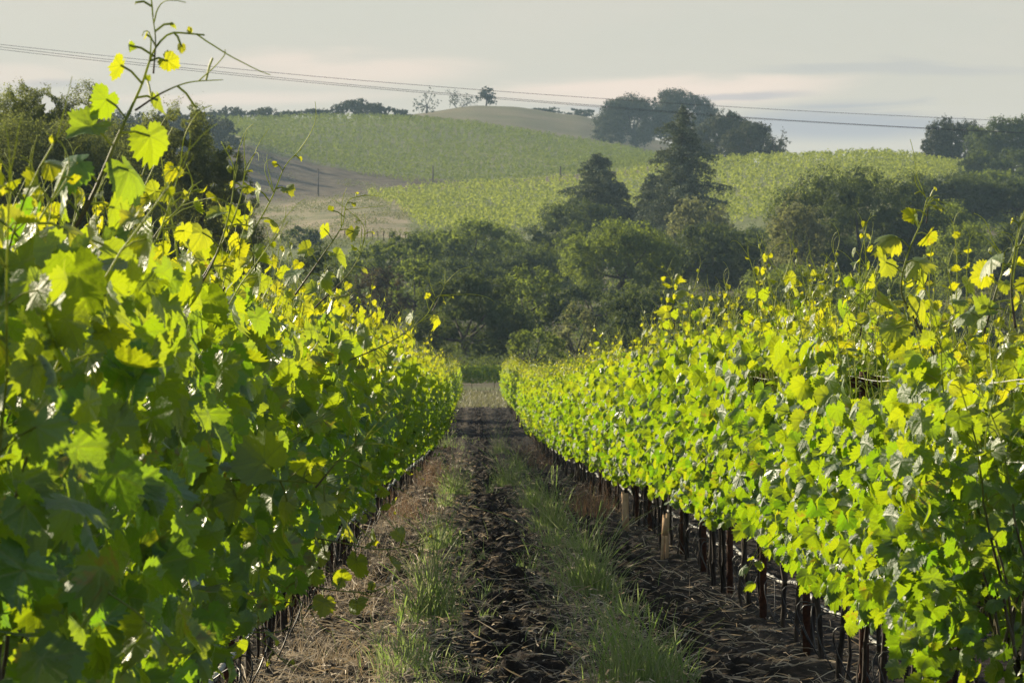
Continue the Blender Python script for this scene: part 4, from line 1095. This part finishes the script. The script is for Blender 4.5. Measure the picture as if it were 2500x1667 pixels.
broadleaf('oak_tree', 'dark skyline oak with wide crown above the right vineyard crest', 1835, 76, 298, 396, 1020, M_RIDGE, 54, 14, 2.6, leafpx=4.4)
broadleaf('oak_tree', 'open drooping oak at the right end of the middle skyline clump', 1896, 33, 300, 398, 1010, M_RIDGE, 55, 10, 0.9, airy=0.6, leafpx=4.6, lobe=0.3)
broadleaf('oak_tree', 'dark rounded oak at the left of the right-hand skyline trees', 2335, 82, 290, 425, 985, M_RIDGE, 56, 18, 2.6, leafpx=4.6)
broadleaf('oak_tree', 'large skyline oak at the right edge of the picture', 2470, 105, 288, 440, 940, M_OAK, 57, 20, 2.4, leafpx=5)
broadleaf('oak_tree', 'lower oak at the right edge under the skyline oaks', 2450, 110, 365, 520, 860, M_OAK, 58, 16, 2.2, leafpx=5)
broadleaf('oak_tree', 'pale green oak below the right-hand skyline trees', 2420, 90, 415, 540, 760, M_OAKB, 59, 14, 2.2, leafpx=5)
broadleaf('oak_tree', 'dark oak at the right edge beside the tallest right shoots', 2480, 90, 440, 640, 640, M_OAK, 60, 16, 2.2, leafpx=5)
for i, (cx, yt, Y) in enumerate(((300, 285, 1010), (400, 282, 1024), (500, 290, 1036), (250, 280, 1042), (345, 276, 1052), (440, 276, 1062), (535, 292, 1070), (300, 272, 1085), (420, 270, 1095), (520, 282, 1100), (200, 270, 1065))):  # hidden oaks added to cast shade over the hollow slope
    broadleaf('oak_tree', 'hidden oak added behind the left-hand trees to shade the hillside hollow', cx, 56, yt, 400, Y, M_RIDGE, 110 + i, 12, 2.0, leafpx=5.5, group='hidden shading grove added behind the left-hand trees')
# conifers
conifer('tall dark fir tree rising above the hill vineyards to the skyline', 1665, 255, [(255, 9), (275, 30), (310, 52), (350, 66), (420, 92), (470, 120), (560, 128), (640, 110)], 640, 600, 61, 1.9)
conifer('shorter dark fir tree left of the tall fir, above the dark shrubs', 1460, 375, [(375, 14), (390, 40), (440, 70), (500, 92), (560, 104), (640, 100)], 640, 610, 62, 1.8)
conifer('brownish fir tree standing against the left side of the tall fir', 1592, 425, [(425, 14), (450, 40), (500, 58), (570, 66), (640, 60)], 640, 615, 63, 1.5)
broadleaf('oak_tree', 'dark oak low on the right, under the pale green oak', 2330, 130, 425, 640, 640, M_OAK, 64, 18, 2.2, leafpx=5)
broadleaf('oak_tree', 'bushy oak between the largest oak and the right edge', 2290, 110, 490, 720, 520, M_OAKB, 65, 18, 2.0, leafpx=5)
broadleaf('oak_tree', 'dark oak at the right edge behind the willow bush', 2490, 110, 540, 760, 420, M_OAK, 66, 18, 2.0, leafpx=5)
broadleaf('bush', 'dark shrubs between the tall fir and the dark oak', 1830, 90, 560, 680, 540, M_OAK, 67, 14, 2.0, cat='bush', leafpx=5)
broadleaf('bush', 'dark green shrub between the green thicket and the forked-trunk oak', 1290, 110, 610, 720, 500, M_OAK, 68, 14, 2.0, cat='bush', leafpx=5)
broadleaf('bush', 'dark shrub behind the aisle-end oak', 1130, 120, 630, 760, 470, M_OAK, 69, 14, 2.0, cat='bush', leafpx=5)
# middle distance
broadleaf('bush', 'dark shrub mass at the foot of the shorter fir', 1425, 140, 488, 600, 590, M_OAK, 71, 16, 1.6, cat='bush', leafpx=5, flat=0.8)
broadleaf('bush', 'dark green thicket left of the shorter fir below the bright vineyard', 1160, 130, 535, 690, 560, M_OAKB, 72, 18, 1.5, cat='bush', leafpx=5)
broadleaf('bush', 'bright yellow-green bush under the shorter fir', 1385, 80, 545, 670, 530, M_BUSH, 73, 14, 1.3, cat='bush', leafpx=5)
broadleaf('bush', 'leafy green bush on the slope left of the dark thicket', 1000, 80, 565, 700, 520, M_BUSH, 74, 14, 1.4, cat='bush', leafpx=5)
broadleaf('oak_tree', 'pale silvery tree at the foot of the tall fir', 1710, 78, 482, 640, 560, M_OLIVE, 75, 16, 1.2, leafpx=5)
broadleaf('oak_tree', 'wide oak with a visible forked trunk in the middle of the trees', 1520, 145, 540, 715, 455, M_OAKB, 76, 22, 1.45, leafpx=5.2, lobe=0.33)
broadleaf('oak_tree', 'dark oak behind the forked-trunk oak, right of centre', 1745, 145, 548, 740, 480, M_OAK, 77, 20, 1.6, leafpx=5.2)
broadleaf('oak_tree', 'largest dark oak standing before the right vineyard hill', 2110, 225, 412, 760, 470, M_OAK, 78, 30, 1.5, leafpx=5.2, lobe=0.30)
broadleaf('oak_tree', 'olive sunlit tree against the left flank of the largest oak', 1945, 85, 480, 720, 455, M_OLIVE, 79, 18, 1.2, leafpx=5.2)
broadleaf('oak_tree', 'green tree right of the largest oak', 2390, 120, 545, 760, 450, M_OAKB, 80, 18, 1.4, leafpx=5.2)
broadleaf('bush', 'rounded green bush below the largest oak', 1960, 160, 650, 830, 380, M_OAKB, 81, 20, 1.5, cat='bush', leafpx=5.5)
broadleaf('bush', 'leafy bush right of the rounded green bush', 2150, 110, 660, 830, 370, M_OAKB, 82, 16, 1.4, cat='bush', leafpx=5.5)
broadleaf('bush', 'pale olive willow bush at the right edge above the vines', 2410, 140, 695, 860, 360, M_OLIVE, 83, 18, 1.3, cat='bush', leafpx=5.5)
broadleaf('oak_tree', 'dark oak standing at the end of the dirt aisle', 1150, 150, 668, 880, 345, M_OAK, 84, 24, 1.6, leafpx=5.5, lobe=0.32)
broadleaf('bush', 'pale green bush behind the right shoulder of the aisle-end oak', 1290, 85, 650, 840, 400, M_OAKB, 85, 14, 1.4, cat='bush', leafpx=5.4)
broadleaf('bush', 'dark shrub under the forked-trunk oak', 1440, 110, 690, 850, 400, M_OAK, 86, 14, 1.5, cat='bush', leafpx=5.4)
broadleaf('bush', 'small olive tree before the dark shrub, left of the right-hand row', 1410, 62, 738, 880, 330, M_OLIVE, 87, 13, 1.2, cat='bush', leafpx=5.5)
broadleaf('bush', 'dark shrub at the top end of the right-hand row', 1590, 120, 700, 880, 350, M_OAK, 88, 16, 1.5, cat='bush', leafpx=5.5)
broadleaf('bush', 'low bush between the aisle-end oak and the small olive tree', 1310, 70, 800, 900, 315, M_OAKB, 89, 12, 1.3, cat='bush', leafpx=5.8)
broadleaf('bush', 'brownish bush left of the aisle-end oak', 920, 85, 655, 820, 400, M_BROWN, 90, 14, 1.4, cat='bush', leafpx=5.4)
broadleaf('bush', 'green bush between the brownish bush and the aisle-end oak', 1010, 75, 625, 800, 430, M_OAKB, 91, 14, 1.4, cat='bush', leafpx=5.4)
broadleaf('bush', 'green bush behind the brownish bush on the lower slope', 930, 85, 590, 720, 500, M_OAKB, 92, 14, 1.4, cat='bush', leafpx=5.4)
broadleaf('bush', 'dark rounded shrub on the pale slope behind the left-hand vines', 735, 52, 552, 640, 640, M_OAK, 93, 12, 1.5, cat='bush', leafpx=5)
broadleaf('bush', 'dark tree filling the gap behind the left-hand row top', 770, 125, 600, 860, 283, M_OAK, 94, 14, 1.5, cat='bush', leafpx=5.4)
broadleaf('bush', 'dark undergrowth behind the second right-hand row', 1780, 150, 720, 880, 340, M_OAK, 95, 16, 1.5, cat='bush', leafpx=5.5)
broadleaf('bush', 'dark undergrowth below the pale willow bush', 2280, 160, 745, 880, 335, M_OAK, 96, 16, 1.5, cat='bush', leafpx=5.5)

# undergrowth that closes the wood between the named trees
def thicket():
    rng = np.random.default_rng(404); mb = MB(); n = 1500
    px = rng.uniform(560, 2700, n); Y = rng.uniform(305, 690, n)
    keep = ~((px < 1010) & (Y > 560)); px, Y = px[keep], Y[keep]; n = len(px)
    X = (px - VX) / F * Y; z = ground_z(X, Y); P, S, T, NN_ = [], [], [], []
    for i in range(n):
        r = rng.uniform(0.8, 1.9); hh = rng.uniform(0.6, 1.5); m = int(150 + 110 * r)
        d = unit(rng.normal(0, 1, (m, 3))); d[:, 2] = np.abs(d[:, 2])
        c = np.array([X[i], Y[i], z[i]]) + d * np.array([r, r, hh]) * rng.uniform(0.6, 1.05, (m, 1)) + rng.normal(0, 0.12, (m, 3))
        NN_.append(d); P.append(c); S.append(rng.uniform(0.7, 1.3, m) * 5.6 * Y[i] / F); T.append(np.clip(rng.random(m) * 0.7 + rng.random() * 0.4, 0, 1))
    P, S, T = np.concatenate(P), np.concatenate(S), np.concatenate(T); NN = np.concatenate(NN_)
    V, Q = leaf_quads(mb, P, S, rng, NN); mb.add(V, [Q], rnd=np.repeat(T, 4))
    tag(mb.build('undergrowth', M_OAK), 'dense green undergrowth filling the wooded valley between the trees', 'undergrowth', kind='stuff')
thicket()

# ------------------------------------------------------------------ hillside vineyards
def hill_vines(name, label, poly, y0, y1, seed, dens=1.0, leaves=26, mat=None, row_dx=3.1):
    """vines planted in rows over one field, whose border is given in (photo x, distance)"""
    rng = np.random.default_rng(seed); poly = np.array(poly, float)
    def inside(px, Y):
        c = np.zeros(len(px), bool); j = len(poly) - 1
        for i in range(len(poly)):
            xi, yi = poly[i]; xj, yj = poly[j]
            cond = ((yi > Y) != (yj > Y)) & (px < (xj - xi) * (Y - yi) / (yj - yi + 1e-9) + xi); c ^= cond; j = i
        return c
    px0, px1 = poly[:, 0].min(), poly[:, 0].max()
    xa, xb = (px0 - VX) / F * y1 * 1.2 - 30, (px1 - VX) / F * y1 * 1.2 + 30
    rows = np.arange(y0, y1, row_dx); P = []
    for yr in rows:
        xs = np.arange(xa, xb, 1.75 / dens) + rng.uniform(0, 1); ys = yr + 0.10 * (xs - xa) * 0 + 3.0 * np.sin(xs / 45.0) + rng.normal(0, 0.45, len(xs))
        px = VX + xs / ys * F; ok = inside(px, ys) & (rng.random(len(xs)) < 0.95); P.append(np.stack([xs[ok] + rng.normal(0, 0.55, ok.sum()), ys[ok]], -1))
    P = np.concatenate(P); n = len(P)
    z = ground_z(P[:, 0], P[:, 1]); h = rng.uniform(1.25, 1.85, n)
    m = leaves; idx = np.repeat(np.arange(n), m)
    dq = unit(rng.normal(0, 1, (n * m, 3)) + np.array([0, -0.3, 0.5])); sz = rng.uniform(0.7, 1.2, n)[idx]
    q = dq * np.stack([0.52 * sz, 0.42 * sz, 0.55 * h[idx]], -1) * rng.uniform(0.7, 1.05, (n * m, 1)); q[:, 2] += 0.55 * h[idx]
    pos = np.stack([P[idx, 0], P[idx, 1], z[idx]], -1) + q
    mb = MB(); V, Q = leaf_quads(mb, pos, rng.uniform(0.20, 0.40, n * m), rng, dq * 1.1, 0.8)
    tone = np.clip(rng.random(n * m) * 0.45 + 0.55 * rng.random(n)[idx] + 0.3 * (q[:, 2] / h[idx] - 0.6), 0, 1)
    mb.add(V, [Q], rnd=np.repeat(tone, 4))
    tag(mb.build(name, mat or M_FARVINE), label, 'vineyard', kind='stuff')
    return n
M_FARVINE2 = tree_leaf_mat('upper_vine_leaf', (0.045, 0.085, 0.020), (0.14, 0.175, 0.040), (0.26, 0.32, 0.04), 0.30, 0.5)
hill_vines('hill_vineyard', 'darker green vineyard covering the upper round hill', [(520, 1345), (560, 1180), (600, 1075), (720, 1085), (850, 1068), (1000, 1050), (1160, 1048), (1400, 1050), (1640, 1052), (1680, 1200), (1640, 1370), (1300, 1372), (900, 1372)], 1045, 1375, 21, leaves=20, mat=M_FARVINE2, row_dx=3.4)
hill_vines('hill_vineyard', 'bright yellow-green vineyard on the lower slope left of the firs', [(903, 957), (930, 900), (985, 850), (1035, 745), (1600, 740), (1640, 965), (1250, 968), (1000, 966)], 735, 970, 22)
hill_vines('hill_vineyard', 'bright green vineyard on the rounded rise right of the firs', [(1600, 968), (1620, 745), (1900, 740), (2150, 770), (2330, 850), (2420, 930), (2400, 975), (2150, 982), (1900, 975)], 735, 985, 23)

# fence stakes and poles on the slopes
M_POLE = bark_mat('weathered_pole', (0.055, 0.045, 0.038), (0.12, 0.10, 0.085), 8)
for i, (px, Y, hpx, lab) in enumerate(((777, 985, 66, 'slim pole on the shaded slope left of the bright vineyard'), (1057, 962, 62, 'dark pole at the upper edge of the bright lower vineyard'), (1368, 955, 44, 'pale pole in the bright vineyard left of the shorter fir'))):
    k = Y / F; X = (px - VX) * k; b = MB(); V, Fs = tube([(0, 0, -0.3), (0, 0, hpx * k * 0.5), (0.02, 0, hpx * k)], [0.15, 0.14, 0.12], 8); b.add(V, Fs)
    b.add(*box(-0.16, 0.16, -0.16, 0.16, hpx * k, hpx * k + 0.06))
    o = b.build('wooden_pole', M_POLE, None, False); o.location = (X, Y, gz(X, Y)); tag(o, lab, 'pole')
M_STK = bark_mat('rusty_fence_stake', (0.07, 0.035, 0.022), (0.13, 0.07, 0.045), 8)
for i in range(14):
    px = 842 + i * 13.5; Y = 700 - i * 3.2; X = (px - VX) * Y / F; k = Y / F
    b = MB(); V, Fs = tube([(0, 0, -0.3), (0.01, 0, 0.8), (0.02, 0, 24 * k)], [0.075, 0.07, 0.065], 6); b.add(V, Fs); b.add(*box(-0.10, 0.10, -0.012, 0.012, 15 * k, 16.4 * k))
    o = b.build('fence_stake', M_STK); o.location = (X, Y, gz(X, Y)); o.rotation_euler = (R(2 * math.sin(i * 3)), R(3 * math.sin(i * 5)), 0)
    tag(o, f'{ORD[i] if i else "first"} rusty fence stake from the left on the pale grassy slope', 'stake', 'fence stakes on the pale grassy slope')

# scrub on the pale slope
def scrub():
    rng = np.random.default_rng(66); mb = MB(); n = 2600
    n = 4200; px = rng.uniform(560, 1060, n); Y = rng.uniform(640, 1075, n); X = (px - VX) / F * Y
    keep = fbm(X / 6.0, Y / 16.0, 91, 2) > np.where(Y > 940, 0.58, 0.50); X, Y = X[keep], Y[keep]; n = len(X); z = ground_z(X, Y); m = 9; idx = np.repeat(np.arange(n), m)
    pos = np.stack([X[idx], Y[idx], z[idx]], -1) + rng.normal(0, 1, (n * m, 3)) * np.array([0.5, 0.5, 0.0]); pos[:, 2] += rng.random(n * m) ** 1.5 * 0.75
    V, Q = leaf_quads(mb, pos, rng.uniform(0.15, 0.36, n * m), rng); mb.add(V, [Q], rnd=np.repeat(rng.random(n * m), 4))
    tag(mb.build('scrub', tree_leaf_mat('scrub_leaf', (0.10, 0.115, 0.05), (0.22, 0.21, 0.11), (0.2, 0.22, 0.06))), 'low grey-green scrub over the pale slope', 'scrub', kind='stuff')
scrub()

# ------------------------------------------------------------------ overhead cables
M_CABLE = plain_mat('cable', (0.03, 0.03, 0.032), (0.06, 0.06, 0.062), 2, 0.6, 0.3)
for pts, lab in (([(-700, 28), (0, 109), (450, 156), (900, 198), (1740, 258), (2450, 294), (3200, 322)], 'uppermost overhead cable crossing the sky'),
                 ([(-700, 28), (0, 115), (450, 166), (900, 211), (1500, 261), (1820, 286), (2300, 314), (3200, 352)], 'middle overhead cable crossing the sky'),
                 ([(-700, 32), (0, 121), (450, 171), (900, 215), (1500, 264), (1820, 288), (2300, 315.5), (3200, 353)], 'lowest overhead cable crossing the sky')):
    P = smooth_path([at(px, py, 420) for px, py in pts], 90); V, Fs = tube(P, 0.017, 5); b = MB(); b.add(V, Fs)
    tag(b.build('overhead_cable', M_CABLE, None, True), lab, 'cable', 'overhead cables')

# ------------------------------------------------------------------ haze
def haze():
    V, Fs = box(-2300, 2300, -75, 5060, -60, 120)
    m, nt, out = new_mat('haze'); N = NT(nt)
    v = N.n('ShaderNodeVolumePrincipled'); v.inputs['Color'].default_value = (0.55, 0.78, 1.0, 1); v.inputs['Density'].default_value = 0.000085
    v.inputs['Anisotropy'].default_value = 0.1
    N.l(v.outputs[0], out.inputs['Volume'])
    o = link('haze', mesh_data('haze', V, Fs, m)); tag(o, kind='stuff')
    return o
haze()
print('trees', TREE_N[0], 'objects', len(bpy.data.objects))
